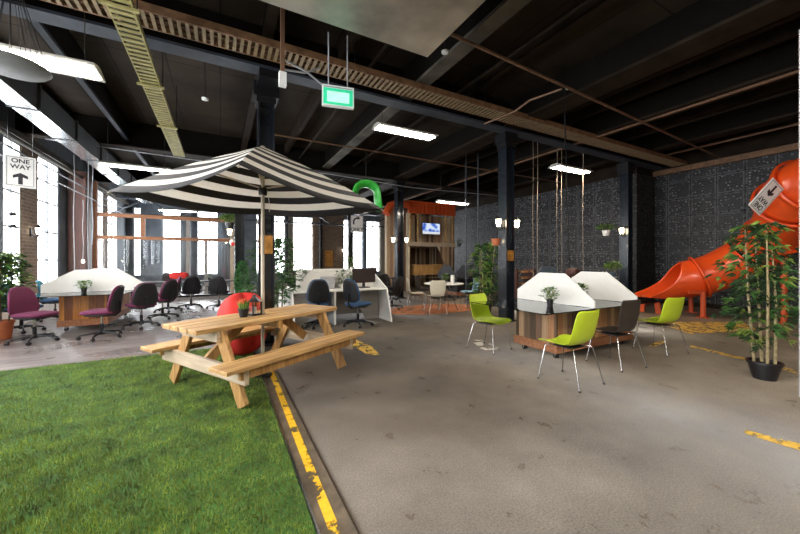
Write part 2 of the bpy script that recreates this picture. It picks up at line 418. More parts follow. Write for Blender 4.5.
def wall_open(name, axis, pos0, pos1, a0, a1, z1, ops, m, pier=None):
    """wall slab from pos0 to pos1 thick, running a0..a1 along the other axis, with openings (b0,b1,z0,z1)"""
    b = MB()
    def put(s0, s1, z0, zz, mm):
        if s1-s0 < .01 or zz-z0 < .01: return
        if axis == 'Y': b.bb(pos0, pos1, s0, s1, z0, zz, mm)
        else: b.bb(s0, s1, pos0, pos1, z0, zz, mm)
    cur = a0
    for i, (b0, b1, z0, zt) in enumerate(sorted(ops)):
        put(cur, b0, 0, z1, (pier or {}).get(i, m)); put(b0, b1, 0, z0, m); put(b0, b1, zt, z1, m); cur = b1
    put(cur, a1, 0, z1, (pier or {}).get(len(ops), m))
    return struct(b, name)
left_ops = [(-3.4,-2.0,.75,4.1), (-1.2,.3,.75,4.1), (1.3,2.8,.75,4.1), (3.8,5.3,.75,4.1), (6.3,7.5,.75,4.1), (8.5,9.6,.75,4.1), (10.35,11.1,.75,4.1), (11.9,13.15,.75,4.1), (16.5,17.35,.75,4.1), (17.95,19.35,.75,4.1)]
wall_open('wall_left', 'Y', XL-.12, XL, YB, YF, ZC, left_ops, 'wall_grey', {7: 'brick', 5: 'wall_grey', 9: 'brick'})
far_px = [(133,141), (162,181), (197,222), (269,285), (293,313), (344,363), (367,380)]
far_ops = [(onY(a, YF), onY(b_, YF), .6, 4.05) for a, b_ in far_px]
wall_open('wall_back', 'X', YF, YF+.3, XL-.3, XR+.3, ZC, far_ops, 'wall_grey', {5: 'brick', 6: 'wall_grey', 4: 'wall_tan', 7: 'wall_tan'})
struct(MB().bb(XR, XR+.3, YB, YJ+.3, 0, 4.12, 'acoustic').bb(XR, XR+.3, YB, YJ+.3, 4.12, ZC, 'beam_dark'), 'wall_right')
struct(MB().bb(XA, XR, YJ, YJ+.3, 0, 4.12, 'acoustic_brown').bb(XA, XR, YJ, YJ+.3, 4.12, ZC, 'beam_dark'), 'wall_right_return')
struct(MB().bb(XA, XA+.3, YJ+.3, YF, 0, 4.12, 'acoustic').bb(XA, XA+.3, YJ+.3, YF, 4.12, ZC, 'beam_dark'), 'wall_right_far')
struct(MB().bb(XL-.3, XR+.3, YB-.3, YB, 0, ZC, 'wall_tan'), 'wall_front')
struct(MB().bb(XA-.06, XA, YJ-.06, YF-.4, 0, .12, 'beam_dark').bb(XR-.04, XR, YB+.4, YJ-.1, 0, .12, 'beam_dark'), 'baseboard_right')
# windows
k = 0
def window(axis, a0, a1, z0, z1, pos, wide):
    global k
    k += 1
    g = MB(); fr = MB(); t = .05
    def put(b, s0, s1, zz0, zz1, m, th=.06, off=0):
        if axis == 'Y': b.bb(pos-th/2+off, pos+th/2+off, s0, s1, zz0, zz1, m)
        else: b.bb(s0, s1, pos-th/2+off, pos+th/2+off, zz0, zz1, m)
    put(g, a0+t, a1-t, z0+t, z1-t, 'glass', .008)
    for s0, s1, q0, q1 in ((a0+.002, a0+t, z0+.002, z1-.002), (a1-t, a1-.002, z0+.002, z1-.002), (a0+t, a1-t, z0+.002, z0+t), (a0+t, a1-t, z1-t, z1-.002)):
        put(fr, s0, s1, q0, q1, 'white_paint')
    n = 2 if wide > .9 else 1
    for i in range(1, n): x = a0+(a1-a0)*i/n; put(fr, x-.028, x+.028, z0+t, z1-t, 'frame_grey', .05)
    for zz in (1.4, 2.15, 2.95, 3.5): put(fr, a0+t, a1-t, zz-.02, zz+.02, 'frame_grey', .04)
    f = fr.build('window_%d' % k); f['kind'] = 'structure'
    p = g.build('window_pane', f)
    L = bpy.data.lights.new('portal', 'AREA'); L.shape = 'RECTANGLE'; L.size = a1-a0; L.size_y = z1-z0; L.energy = 1
    L.cycles.is_portal = True
    o = bpy.data.objects.new('window_light_portal', L); C.objects.link(o)
    if axis == 'Y': o.location = (pos-.1, (a0+a1)/2, (z0+z1)/2); o.rotation_euler = (PI/2, 0, -PI/2)
    else: o.location = ((a0+a1)/2, pos+.1, (z0+z1)/2); o.rotation_euler = (-PI/2, 0, 0)
for a0, a1, z0, z1 in left_ops: window('Y', a0, a1, z0, z1, XL-.05, 1.5)
for a0, a1, z0, z1 in far_ops: window('X', a0, a1, z0, z1, YF+.15, a1-a0)
# low sill bench along left wall
struct(MB().bb(XL, XL+.28, YB, 16, 0, .5, 'white_paint').bb(XL, XL+.32, YB, 16, .5, .55, 'white'), 'trim_1')
# ceiling beams along Y
i = 2
for x, wd, z0 in ((-2.1,.09,4.45),(.6,.14,4.6),(3.05,.24,4.4),(5.8,.5,4.35),(8.1,.34,4.4),(10.6,.34,4.4)):
    b = MB(); mm = 'steel_grey' if x < 0 else 'beam_grey' if 1 < x < 4 else 'beam_dark'
    b.bb(x-wd/2, x+wd/2, -3, YF, z0, z0+.05, mm).bb(x-.04, x+.04, -3, YF, z0+.05, ZC-.001, 'web_black')
    struct(b, 'trim_%d' % i); i += 1
for x in (-3.2, 1.8, 4.4, 6.9, 7.5, 9.0, 9.7, 11.4):
    struct(MB().bb(x-.05, x+.05, -3, YF, 4.72, ZC-.001, 'beam_dark'), 'trim_%d' % i); i += 1
# main beams along X over the column rows
for y in (.3, 5.55, 10.9, 16.2):
    b = MB(); mm = 'steel_grey' if y < 9 else 'beam_dark'
    x1 = XR if y < 5.7 else XA
    b.bb(XL, x1, y-.19, y+.07, 4.27, 4.31, mm).bb(XL, x1, y-.08, y-.05, 4.31, ZC-.001, 'web_black')
    struct(b, 'trim_%d' % i); i += 1
# brown beam on top of the right wall, brown beam along left wall
struct(MB().bb(XR-.14, XR, YB, YJ, 4.12, 4.24, 'rust').bb(XR-.16, XR, YB, YJ, 4.24, 4.27, 'brown_pipe'), 'trim_%d' % i); i += 1
struct(MB().bb(XL, XL+.16, YB, YF, 4.12, 4.26, 'beam_grey'), 'trim_%d' % i); i += 1
# window reveals: cross trusses near the back
for y in (18.4,):
    b = MB()
    b.bar((XL, y, 4.1), (XA, y, 4.1), .08, .08, 'steel_grey').bar((XL, y, 3.4), (XA, y, 3.4), .08, .08, 'steel_grey')
    x = XL; up = True
    while x < XA-1: b.bar((x, y, 3.4 if up else 4.1), (x+1.2, y, 4.1 if up else 3.4), .05, .05, 'steel_grey'); x += 1.2; up = not up
    struct(b, 'trim_%d' % i); i += 1

# ================================================================= columns
def column(x, y, label, plates=(), reach=0):
    t = thing('steel_column', label, 'column', (x, y, 0), 0, None)
    b = MB(); h = 4.27; s = .125
    b.bb(-s, -s+.025, -s, s, 0, h, 'col_black').bb(s-.025, s, -s, s, 0, h, 'col_black').bb(-s+.025, s-.025, -.015, .015, 0, h, 'col_black')
    b.build('shaft', t)
    MB().bb(-.19, .19, -.14, .14, 0, .03, 'black_metal').build('base_plate', t)
    c = MB(); c.bb(-.19, .19, -.16, .16, h-.22, h-.001, 'black_metal'); c.bb(-.15, .15, -.14, .14, h-.32, h-.22, 'black_metal')
    if reach: c.bb(-.15, .15, -.16-reach, -.16, h-.12, h-.001, 'black_metal')
    c.build('capital', t)
    for z0, z1 in plates:
        MB().bb(-s+.03, s-.03, -s-.012, -s+.01, z0, z1, 'amber_plate').build('amber_panel', t)
    return t
column(.66, 5.95, 'black steel column standing behind the red beanbag and the striped umbrella', [(1.5, 1.8)], .42)
column(5.78, 5.62, 'black steel column with two lit wall lanterns and a tall bamboo beside it', [(1.38, 1.62)])
column(10.66, 5.62, 'black steel column nearest the orange slide, against the dark tiled wall')
column(5.8, 10.9, 'black steel column in front of the timber booth with the screen')
column(5.80, 16.2, 'distant black column carrying the ONLY turn sign')
column(.5, 11.0, 'dark column behind the flower baskets at the end of the timber frame')
# ================================================================= grass
b = MB().bb(XL+.28, EDGE, .6, 6.05, .001, .012, 'grass_base')
o = b.build('turf_backing'); o['kind'] = 'stuff'; tag(o, 'green backing of the artificial lawn at lower left', 'turf')
N = 210000; rng = np.random.default_rng(3)
px = rng.uniform(XL+.3, EDGE-.004, N); py = rng.uniform(.9, 6.04, N)
# keep only the wedge near the camera dense
dist = np.hypot(px, py); keep = rng.random(N) < np.clip(3.2/np.maximum(dist, .1), .25, 1)
px, py = px[keep], py[keep]; N = len(px)
a = rng.uniform(0, 2*PI, N); hh = rng.uniform(.014, .034, N)*(1+.25*np.sin(px*2.3+py*1.7)); lean = rng.uniform(0, .022, N); la = rng.uniform(0, 2*PI, N)
wd = rng.uniform(.0016, .0032, N)
V = np.empty((N, 3, 3), dtype=np.float32)
V[:,0,0] = px+np.cos(a)*wd; V[:,0,1] = py+np.sin(a)*wd; V[:,0,2] = .011
V[:,1,0] = px-np.cos(a)*wd; V[:,1,1] = py-np.sin(a)*wd; V[:,1,2] = .011
V[:,2,0] = px+np.cos(la)*lean; V[:,2,1] = py+np.sin(la)*lean; V[:,2,2] = .011+hh
me = bpy.data.meshes.new('artificial_grass'); me.vertices.add(N*3); me.vertices.foreach_set('co', V.ravel())
me.loops.add(N*3); me.loops.foreach_set('vertex_index', np.arange(N*3, dtype=np.int32))
me.polygons.add(N); me.polygons.foreach_set('loop_start', np.arange(0, N*3, 3, dtype=np.int32)); me.update(calc_edges=True)
me.materials.append(M['grass'])
o = bpy.data.objects.new('artificial_grass', me); C.objects.link(o); tag(o, 'short green artificial grass covering the floor at lower left', 'grass', kind='stuff')
# channel, edge and paint lines
o = MB().bb(EDGE+.005, EDGE+.018, .5, 5.4, .0005, .016, 'galv').bb(EDGE+.018, .61, .5, 5.4, .0005, .006, 'channel').bb(.61, .617, .5, 5.4, .0005, .009, 'channel').build('edge_channel'); tag(o, 'worn steel channel along the edge of the lawn', 'floor channel')
def paint(poly, m, label, name='floor_marking', group=None, z=.004):
    o = MB().add([(p[0], p[1], z) for p in poly]+[(p[0], p[1], z-.003) for p in poly], [tuple(range(len(poly))), tuple(range(2*len(poly)-1, len(poly)-1, -1))], m).build(name)
    tag(o, label, 'floor marking', group); return o
def gpx(*uv): return [at(u, F*EYE/(v-HZ)) for u, v in uv]
paint([(.475,.6),(.53,.6),(.60,5.3),(.545,5.3)], 'worn_yellow', 'worn yellow painted line running along the lawn edge', 'floor_line', z=.011)
paint(gpx((350,337),(372,347),(380,355),(368,355),(348,343)), 'worn_yellow2', 'broken yellow paint stroke on the concrete beyond the picnic bench')
paint(gpx((647,347),(658,346),(666,342),(658,341)), 'worn_yellow2', 'yellow painted stroke under the rearmost lime chair')
paint(gpx((655,322),(740,322),(762,330),(690,334)), 'worn_yellow2', 'yellow hatched patch on the floor before the orange slide')
paint(gpx((745,430),(815,448),(815,455),(745,434)), 'worn_yellow2', 'thin yellow line fragment at the lower right of the floor')
paint(gpx((690,345),(815,375),(815,378),(690,347)), 'worn_yellow2', 'faint yellow line passing behind the potted bamboo')
cx, cy = at(432, 9.6)
pts = [(cx+1.5*math.cos(k*PI/12), cy+.85*math.sin(k*PI/12)) for k in range(24)]
paint(pts, 'worn_orange', 'orange painted patch beneath the round white table', z=.004)
paint(gpx((470,340),(484,340),(500,349),(484,351)), 'worn_white', 'pale scuffed patch beside the lime chair at the desk end')

# ================================================================= picnic table
TC = (.45, 4.34); TA = math.radians(30)
t = thing('picnic_table', 'pine picnic table with attached benches standing half on the lawn', 'picnic table', (*TC, 0), TA)
L2 = .94; TZ = .75
b = MB()
for i in range(4):
    y0 = -.335+i*.169
    b.bb(-L2, L2, y0, y0+.150, TZ-.045, TZ, 'wood_y')
bevel(b.build('tabletop', t), .006)
for s in (-1, 1):
    b = MB(); y = s*.68
    b.bb(-L2, L2, y-.14, y+.14, .415, .455, 'wood_y')
    bevel(b.build('bench_seat', t), .006)
    b = MB().bb(-L2+.16, L2-.12, y+s*.07-.02, y+s*.07+.02, .325, .414, 'wood_leg'); b.build('bench_rail', t)
for e in (-1, 1):
    x = e*(.68)
    for s in (-1, 1):
        b = MB(); b.bar((x, s*.66, 0.035), (x, s*.27, TZ-.05), .045, .13, 'wood_leg', up=(0,1,0)); bevel(b.build('leg', t), .005)
    xx = x+e*.045
    bevel(MB().bb(xx-.022, xx+.022, -.78, .78, .27, .41, 'wood_grey').build('bench_beam', t), .005)
    bevel(MB().bb(xx-.022, xx+.022, -.33, .33, TZ-.15, TZ-.046, 'wood_grey').build('top_beam', t), .005)
    MB().bar((x-e*.03, 0, .36), (x-e*.42, 0, TZ-.06), .045, .1, 'wood_leg').build('brace', t)
MB().bb(-.03, .03, -.33, .33, TZ-.13, TZ-.046, 'wood_leg').build('centre_batten', t)
MB().lathe([(.03,0),(.034,0),(.034,.004),(.027,.004)], (0,0,TZ), 'black_metal', 16).build('umbrella_ring', t)

# ================================================================= umbrella
t = thing('market_umbrella', 'square black and cream striped umbrella rising through the picnic table', 'umbrella', (*TC, 0), 0)
corn = [(1.60,-.02), (.12,1.30), (-1.49,.19), (-.33,-1.55)]; ZR, ZP = 2.12, 2.77
apex = Vector((0,0,ZP))
b = MB(); NB = 11; NS = 10
for q in range(4):
    c0 = Vector((*corn[q], ZR)); c1 = Vector((*corn[(q+1) % 4], ZR))
    vs = []; grid = []
    for i in range(NB+1):
        s = i/NB; row = []
        for j in range(NS+1):
            w_ = j/NS
            p = apex.lerp(c0, s).lerp(apex.lerp(c1, s), w_)
            mid = 4*w_*(1-w_)
            # fabric sags between ribs and curves in at the hem
            p.z -= .08*mid*s*s; p.z += .035*math.sin(PI*s)
            cc = (Vector((p.x, p.y, 0)))*(-.04*mid*s); p += cc
            row.append(len(vs)); vs.append(p)
        grid.append(row)
    for i in range(NB):
        fs = [(grid[i][j], grid[i+1][j], grid[i+1][j+1], grid[i][j+1]) for j in range(NS)]
        b.add(vs, fs, 'stripe_dark' if i % 2 == 0 else 'stripe_light', True)
cano = b.build('canopy', t); solid(cano, .004)
b = MB(); b.cyl((0,0,.015), (0,0,2.70), .021, 'pole_wood', 14); b.build('pole', t)
MB().lathe([(.11,0),(.11,.02),(.05,.04),(.035,.12),(.03,.12)], (0,0,0), 'black_metal', 24).build('base', t)
MB().lathe([(.045,0),(.05,.03),(.05,.08),(.03,.10)], (0,0,2.18), 'black_metal', 14).build('hub', t)
MB().lathe([(.04,-.03),(.04,0),(.02,.02),(.008,.025)], (0,0,ZP-.02), 'pole_wood', 12).build('finial', t)
ends = corn
for q, (x, y) in enumerate(ends):
    def surf(s):
        z = ZP+(ZR-ZP)*s+.035*math.sin(PI*s)
        return Vector((x*s, y*s, z-.018))
    b = MB(); b.tube([surf(s/8) for s in range(0, 9)], .009, 'pole_wood', 6); r_ = b.build('rib', t)
    b = MB(); b.bar((0,0,2.26), surf(.5), .014, .018, 'pole_wood'); b.build('strut', r_)
b = MB(); b.tube([(.06,.0,2.2),(.075,-.03,2.05),(.07,-.03,1.98)], .003, 'white', 5); b.build('pull_cord', t)

# ================================================================= chairs
def shell_chair(name, label, shell, seat_w=.50, back_w=.46, h=.85, curl=.032, loc=(0,0,0), rz=0, tall=False, group=None):
    """one-piece shell on four chromed legs, facing +X"""
    t = thing(name, label, 'chair', loc, rz, group)
    prof = [(.24,.425),(.215,.445),(.15,.45),(.05,.44),(-.06,.435),(-.13,.45),(-.175,.49),(-.20,.56),(-.225,.66),(-.25,.76),(-.27,h)]
    if tall: prof = [(.22,.44),(.2,.455),(.1,.455),(0,.45),(-.1,.45),(-.16,.47),(-.19,.53),(-.205,.62),(-.225,.74),(-.24,.84),(-.245,h)]
    wid = []
    for i in range(len(prof)):
        s = i/(len(prof)-1); w_ = seat_w*(1-s)+back_w*s
        if i == 0: w_ *= .84
        if i == len(prof)-1: w_ *= .9
        if tall and 4 <= i <= 6: w_ *= .86
        wid.append(w_)
    vs = []; fs = []; K = 10
    P = [Vector((p[0], 0, p[1])) for p in prof]
    for i, p in enumerate(P):
        tg = (P[min(i+1, len(P)-1)]-P[max(i-1, 0)]).normalized(); nr = Vector((tg.z, 0, -tg.x)); nr = -nr if nr.z < 0 and i < 5 else nr
        nr = Vector((-tg.z, 0, tg.x)); nr = -nr
        if nr.z < 0 and abs(nr.z) > abs(nr.x): nr = -nr
        if abs(nr.x) > abs(nr.z) and nr.x < 0: nr = -nr
        for j in range(K+1):
            y = (j/K-.5)*wid[i]; e = (abs(j/K-.5)*2)**3
            vs.append(p+Vector((0,y,0))+nr*curl*e)
    for i in range(len(P)-1):
        for j in range(K): a_ = i*(K+1)+j; fs.append((a_, a_+1, a_+K+2, a_+K+1))
    s_ = MB().add(vs, fs, shell, True).build('seat_shell', t); solid(s_, .011, 0)
    m_ = s_.modifiers.new('sub', 'SUBSURF'); m_.levels = 1; m_.render_levels = 1
    for sx_ in (1, -1):
        for sy in (1, -1):
            b = MB(); b.tube([(sx_*.10, sy*.12, .418), (sx_*.155, sy*.17, .418), (sx_*.175, sy*.185, .40), (sx_*.24-(.01 if sx_ > 0 else .03), sy*.235, .008)], .007, 'chrome', 8)
            lg = b.build('leg', t)
            MB().lathe([(.012,0),(.012,.014),(.009,.016)], (sx_*.24-(.01 if sx_ > 0 else .03), sy*.235, 0), 'black_plastic', 8).build('foot_cap', lg)
    MB().bb(-.12, .12, -.125, .125, .404, .417, 'black_plastic').build('under_frame', t)
    return t
GC = 'lime green shell chairs around the timber desk'
g1 = shell_chair('shell_chair', 'lime green shell chair at the left end of the plank-sided desk', 'green_shell', loc=(3.74,3.98,0), rz=math.radians(-78), group=GC)
dup(g1, (3.56,2.50,0), math.radians(93), 'lime green shell chair nearest the camera, seen side-on before the plank desk', GC)
dup(g1, (5.98,2.68,0), math.radians(82), 'lime green shell chair at the right of the desk, nearest the slide', GC)
shell_chair('cafe_chair', 'dark brown flat-backed chair with chrome legs pushed up to the plank desk', 'dark_shell', .42, .38, .89, .012, (4.68,2.62,0), math.radians(84), True)
GW = 'cream chairs at the round table'
w1 = shell_chair('cafe_chair', 'cream chair on the left side of the round white table, seen from the side', 'cream_shell', .44, .40, .88, .02, (*at(416, 9.5), 0), math.radians(-25), True, GW)
dup(w1, (*at(436, 8.75), 0), math.radians(70), 'cream chair seen from behind in front of the round white table', GW)
shell_chair('cafe_chair', 'pale blue chair right of the round table near the tall bamboo', 'blue_shell', .42, .40, .86, .03, (*at(470, 9.9), 0), math.radians(165), True)
shell_chair('cafe_chair', 'black chair on the far side of the round white table', 'dark_shell', .42, .40, .88, .03, (*at(423, 11.0), 0), math.radians(-60), True)

def task_chair(label, seat, back, loc, rz, group, arms=False, h=.95):
    """office chair facing +X"""
    t = thing('office_chair', label, 'chair', loc, rz, group)
    def dish(p): return (p.x, p.y, p.z+.10*(p.x*p.x*-1.0)+(.03 if False else 0))
    MB().sup((.02,0,.475), (.25,.245,.042), .6, .55, seat, fn=dish, nu=24).build('seat', t)
    MB().sup((.0,0,.428), (.22,.21,.022), .4, .6, 'black_plastic').build('seat_pan', t)
    R = Euler((0, math.radians(-8), 0)).to_matrix()
    def bow(p): return (p.x+.55*p.y*p.y-.25*(p.z+.1)**2, p.y*(1-.22*(p.z/.25)), p.z)
    bz = h-.25
    MB().sup((-.215,0,bz), (.036,.225,.25), .6, .7, back, R=R, fn=bow, nu=24).build('backrest', t)
    sh = MB().sup((-.245,0,bz-.005), (.022,.21,.235), .6, .75, 'black_plastic', R=R, fn=bow, nu=24).build('back_shell', t)
    MB().tube([(-.05,0,.41),(-.20,0,.40),(-.265,0,.46),(-.275,0,bz-.05)], .018, 'black_metal', 8).build('back_bar', t)
    MB().cyl((0,0,.11), (0,0,.26), .028, 'black_metal').cyl((0,0,.26), (0,0,.41), .017, 'chrome').build('gas_lift', t)
    MB().box((0,0,.405), (.2,.14,.035), 'black_metal').tube([(.02,-.06,.4),(.02,-.23,.395)], .007, 'black_metal', 6).build('mechanism', t)
    b = MB(); w_ = []
    b.lathe([(.03,.06),(.045,.07),(.045,.12),(.03,.13)], (0,0,0), 'black_plastic', 14)
    for q in range(5):
        an = q*2*PI/5+.3; c_, s_ = math.cos(an), math.sin(an)
        b.tube([(.03*c_, .03*s_, .105), (.17*c_, .17*s_, .095), (.31*c_, .31*s_, .068)], [.024,.018,.013], 'black_plastic', 8)
    ba = b.build('base', t)
    for q in range(5):
        an = q*2*PI/5+.3; x, y = .31*math.cos(an), .31*math.sin(an)
        b = MB()
        for d_ in (-.014, .014):
            n_ = Vector((-math.sin(an+.9), math.cos(an+.9), 0))
            p = Vector((x, y, .027)); b.cyl(p+n_*(d_-.009), p+n_*(d_+.009), .027, 'black_plastic', 12)
        b.cyl((x,y,.03), (x,y,.07), .006, 'black_metal', 6); b.build('caster', ba)
    if arms:
        for s in (-1, 1):
            b = MB(); b.tube([(0, s*.18, .43), (0, s*.27, .44), (-.02, s*.275, .55), (-.03, s*.27, .64)], .012, 'black_plastic', 8)
            b.box((.02, s*.27, .65), (.24,.055,.025), 'black_plastic'); b.build('armrest', t)
    return t
OG = 'purple office chairs around the panelled desk'
p1 = task_chair('plum office chair at far left with its back to the windows', 'purple', 'purple', (-2.80,8.0,0), math.radians(-28), OG)
p2 = dup(p1, (-1.88,7.85,0), math.radians(172), 'plum office chair turned sideways before the near corner of the orange-sided desk', OG)
dup(p1, (-1.45,8.70,0), math.radians(118), 'plum-seated chair showing its black back, right of the orange-sided desk', OG)
dup(p1, (-1.22,9.75,0), math.radians(140), 'plum chair farther back along the right side of the orange-sided desk', OG)
dup(p1, (-1.25,11.0,0), math.radians(190), 'plum chair at the far right corner behind the panelled desk', OG)
n1 = task_chair('teal office chair on the window side of the panelled desk', 'navy', 'teal', (-3.42,9.25,0), math.radians(-10), 'teal and navy office chairs')
dup(n1, (-3.4,10.7,0), math.radians(10), 'teal office chair behind the sloped white divider by the windows', 'teal and navy office chairs')
BG = 'dark office chairs at the far bar desk'
k1 = task_chair('black office chair at the left of the far bar desk', 'black_fabric', 'black_fabric', (*at(191, 9.8), 0), math.radians(100), BG, True)
dup(k1, (*at(219, 9.7), 0), math.radians(80), 'black office chair at the right end of the far bar desk', BG)
dup(k1, (*at(172, 12.5), 0), math.radians(60), 'black office chair beyond the bar desk near the curtains', BG)
NG = 'navy chairs at the grey and white desk'
q1 = task_chair('navy office chair in the left bay of the white desk', 'navy', 'navy', (1.80,7.02,0), math.radians(80), NG, False, 1.02)
dup(q1, (2.58,6.72,0), math.radians(25), 'navy office chair turned sideways in the right bay of the white desk', NG)
dup(n1, (*at(316, 9.9), 0), math.radians(-95), 'teal chair facing us over the back of the white desk', 'teal and navy office chairs')
BB = 'black office chairs beyond the white desk'
kk = dup(k1, (*at(392, 9.6), 0), math.radians(120), 'black office chair just right of the white desk end panel', BB)
dup(k1, (*at(379, 10.7), 0), math.radians(75), 'black office chair behind the white desk end panel', BB)
dup(k1, (*at(391, 11.2), 0), math.radians(-60), 'black office chair close to the column before the booth', BB)
dup(k1, (*at(298, 11.0), 0), math.radians(-60), 'black office chair at the back left corner of the white desk', BB)
RB = 'black office chairs by the charcoal divided desk'
dup(k1, (*at(447, 11.7), 0), math.radians(60), 'black office chair at the left bay of the charcoal divided desk', RB)
dup(k1, (*at(474, 10.9), 0), math.radians(95), 'black office chair at the middle bay of the charcoal divided desk', RB)
dup(k1, (*at(498, 11.2), 0), math.radians(120), 'black office chair behind the tall bamboo at the tiled wall', RB)
dup(k1, (*at(532, 9.3), 0), math.radians(110), 'black office chair right of the lantern column near the slatted bench', RB)

# ================================================================= desks
def pod(name, label, loc, rz, topsize, base, mside, panels, mtop='glass_top', mpan='white'):
    """timber-clad block on casters, big glass top on it, trapezoid dividers across; long axis along local X"""
    t = thing(name, label, 'desk', loc, rz)
    bx, by = base; tx, ty = topsize
    b = MB().bb(-bx/2, bx/2, -by/2, by/2, .16, .70, mside); bevel(b.build('body', t), .004)
    b = MB(); z0, z1 = .10, .22; o_ = .025
    b.bb(-bx/2-o_, bx/2+o_, -by/2-o_, -by/2, z0, z1, 'beam_wood').bb(-bx/2-o_, bx/2+o_, by/2, by/2+o_, z0, z1, 'beam_wood')
    b.bb(-bx/2-o_, -bx/2, -by/2, by/2, z0, z1, 'beam_wood').bb(bx/2, bx/2+o_, -by/2, by/2, z0, z1, 'beam_wood').bb(-bx/2, bx/2, -by/2, by/2, z0, .16, 'black_metal')
    b.build('skirting_board', t)
    for sx_ in (-1, 1):
        for sy in (-1, 1):
            x, y = sx_*(bx/2-.1), sy*(by/2-.08)
            MB().cyl((x-.02,y,.035), (x+.02,y,.035), .035, 'black_plastic', 12).box((x,y,.085), (.06,.06,.03), 'chrome').box((x,y,.05), (.05,.02,.05), 'chrome').build('caster', t)
    MB().bb(-bx/2-.02, bx/2+.02, -by/2-.02, by/2+.02, .70, .722, 'white').build('sub_top', t)
    MB().bb(-tx/2, tx/2, -ty/2, ty/2, .728, .740, mtop).build('glass_top', t)
    for x in panels:
        w_ = ty/2-.02
        b = MB().prism([(-w_,.745),(w_,.745),(w_,.90),(.22,1.2),(-.22,1.2),(-w_,.84)], 0, x-.012, x+.012, mpan); b.build('divider', t)
        MB().bb(x-.016, x+.016, -w_, w_, .741, .7448, 'chrome').build('divider_foot', t)
    return t
pod('plank_desk', 'plank-sided desk on casters with glass top and two white peaked dividers', (5.05,3.44,0), 0, (3.15,1.38), (1.86,.72), 'planks_desk', (-.55, .51))
pod('panelled_desk', 'orange timber panelled desk with white peaked dividers near the left windows', (-2.4,9.85,0), PI/2, (3.1,1.50), (2.0,.72), 'planks_orange', (-.65, .45))
pod('charcoal_desk', 'far desk with charcoal peaked dividers against the tiled wall', (*at(470, 13.0), 0), 0, (3.2,1.2), (1.8,.7), 'dark_panel', (-1.1, -.2, .7), mpan='dark_panel')
# bay desk, white with grey sides
t = thing('bay_desk', 'white two-bay desk with tapered grey side panels and white back', 'desk', (1.3,7.0,0), 0)
MB().bb(0, 2.1, 0, .78, .715, .74, 'white').build('worktop', t)
MB().prism([(.22,.74),(2.22,.74),(1.85,1.12),(.5,1.12)], 1, .80, .83, 'white').build('divider', t)
MB().bb(.86, .90, .02, .78, 0, .715, 'white').build('centre_panel', t)
MB().bb(.04, 2.06, .74, .78, .1, .712, 'desk_grey').build('modesty_panel', t)
MB().prism([(.02,0),(.25,0),(.55,.712),(.02,.712)], 1, .06, .09, 'desk_grey').build('side_gusset', t)
MB().prism([(2.08,0),(1.75,0),(1.35,.712),(2.08,.712)], 1, .40, .43, 'desk_grey').build('side_gusset', t)
MB().prism([(-.24,0),(1.7,0),(1.7,.95),(.85,1.12),(.0,.74)], 0, 2.1, 2.13, 'white').build('end_panel', t)
MB().prism([(-.24,0),(1.7,0),(1.7,.74),(0,.74)], 0, -.03, 0, 'white').build('end_panel', t)
MB().bb(0, 2.1, .86, 1.68, .715, .74, 'white').build('worktop', t)
MB().bb(.3, 1.9, 1.25, 1.28, .74, 1.18, 'white').build('divider', t)
# monitor, bin, shelf things on it
def monitor(x, y, z, rz, label, s=1.0, group=None):
    t = thing('monitor', label, 'monitor', (x,y,z), rz, group)
    MB().bb(-.30*s, .30*s, -.015, .015, .12, .12+.34*s, 'screen_black').build('screen', t)
    MB().bb(-.03, .03, .0, .03, .02, .3, 'black_plastic').build('neck', t)
    MB().bb(-.12, .12, -.08, .1, 0, .02, 'black_plastic').build('stand_foot', t)
    return t
monitor(3.02, 7.45, .741, .1, 'large dark monitor on the right bay of the white desk')
t = thing('waste_bin', 'grey tapered bin standing on the left bay of the white desk', 'bin', (2.17,7.55,.741))
MB().prism([(-.11,0),(.11,0),(.15,.26),(-.15,.26)], 1, -.1, .1, 'grey_plastic').build('bin_body', t)
MB().bb(-.16, .16, -.11, .11, .26, .275, 'grey_plastic').build('rim', t)
monitor(*at(372, 12.4), .746, .4, 'small dark monitor on the far black desk', .8)
monitor(*at(300, 9.1), .741, .2, 'dark monitor at the back left of the white desk', .8)
# far black desk for that monitor
def trestle(name, label, loc, rz, w_, d_, m='white', leg='black_metal', h=.745):
    t = thing(name, label, 'desk', loc, rz)
    MB().bb(-w_/2, w_/2, -d_/2, d_/2, h-.03, h, m).build('desk_top', t)
    for sx_ in (-1,1):
        for sy in (-1,1):
            MB().bb(sx_*(w_/2-.05)-.025, sx_*(w_/2-.05)+.025, sy*(d_/2-.05)-.025, sy*(d_/2-.05)+.025, 0, h-.03, leg).build('leg', t)
    MB().bb(-w_/2+.07, w_/2-.07, -.02, .02, .24, .30, leg).build('foot_rail', t)
    return t
trestle('office_desk', 'black desk behind the white desk, left of the booth', (*at(375, 12.4), 0), 0, 2.0, .9, 'dark_panel')
trestle('bar_desk', 'long black-legged desk under the windows before the timber frame', (-.75,12.35,0), 0, 3.3, .8, 'dark_panel')
trestle('office_desk', 'dark desk by the tiled wall right of the lantern column', (*at(548, 11.0), 0), -PI/2, 2.6, .8, 'dark_panel')
# round table
x, y = at(444, 9.55)
t = thing('round_table', 'round white cafe table with splayed metal legs near the booth', 'table', (x,y,0))
MB().lathe([(.0,.715),(.55,.715),(.56,.725),(.56,.738),(.55,.742),(0,.742)], (0,0,0), 'white', 36, False).build('tabletop', t)
for q in range(4):
    a_ = q*PI/2+.6; MB().cyl((.12*math.cos(a_), .12*math.sin(a_), .714), (.4*math.cos(a_), .4*math.sin(a_), .01), .014, 'chrome', 8).build('leg', t)
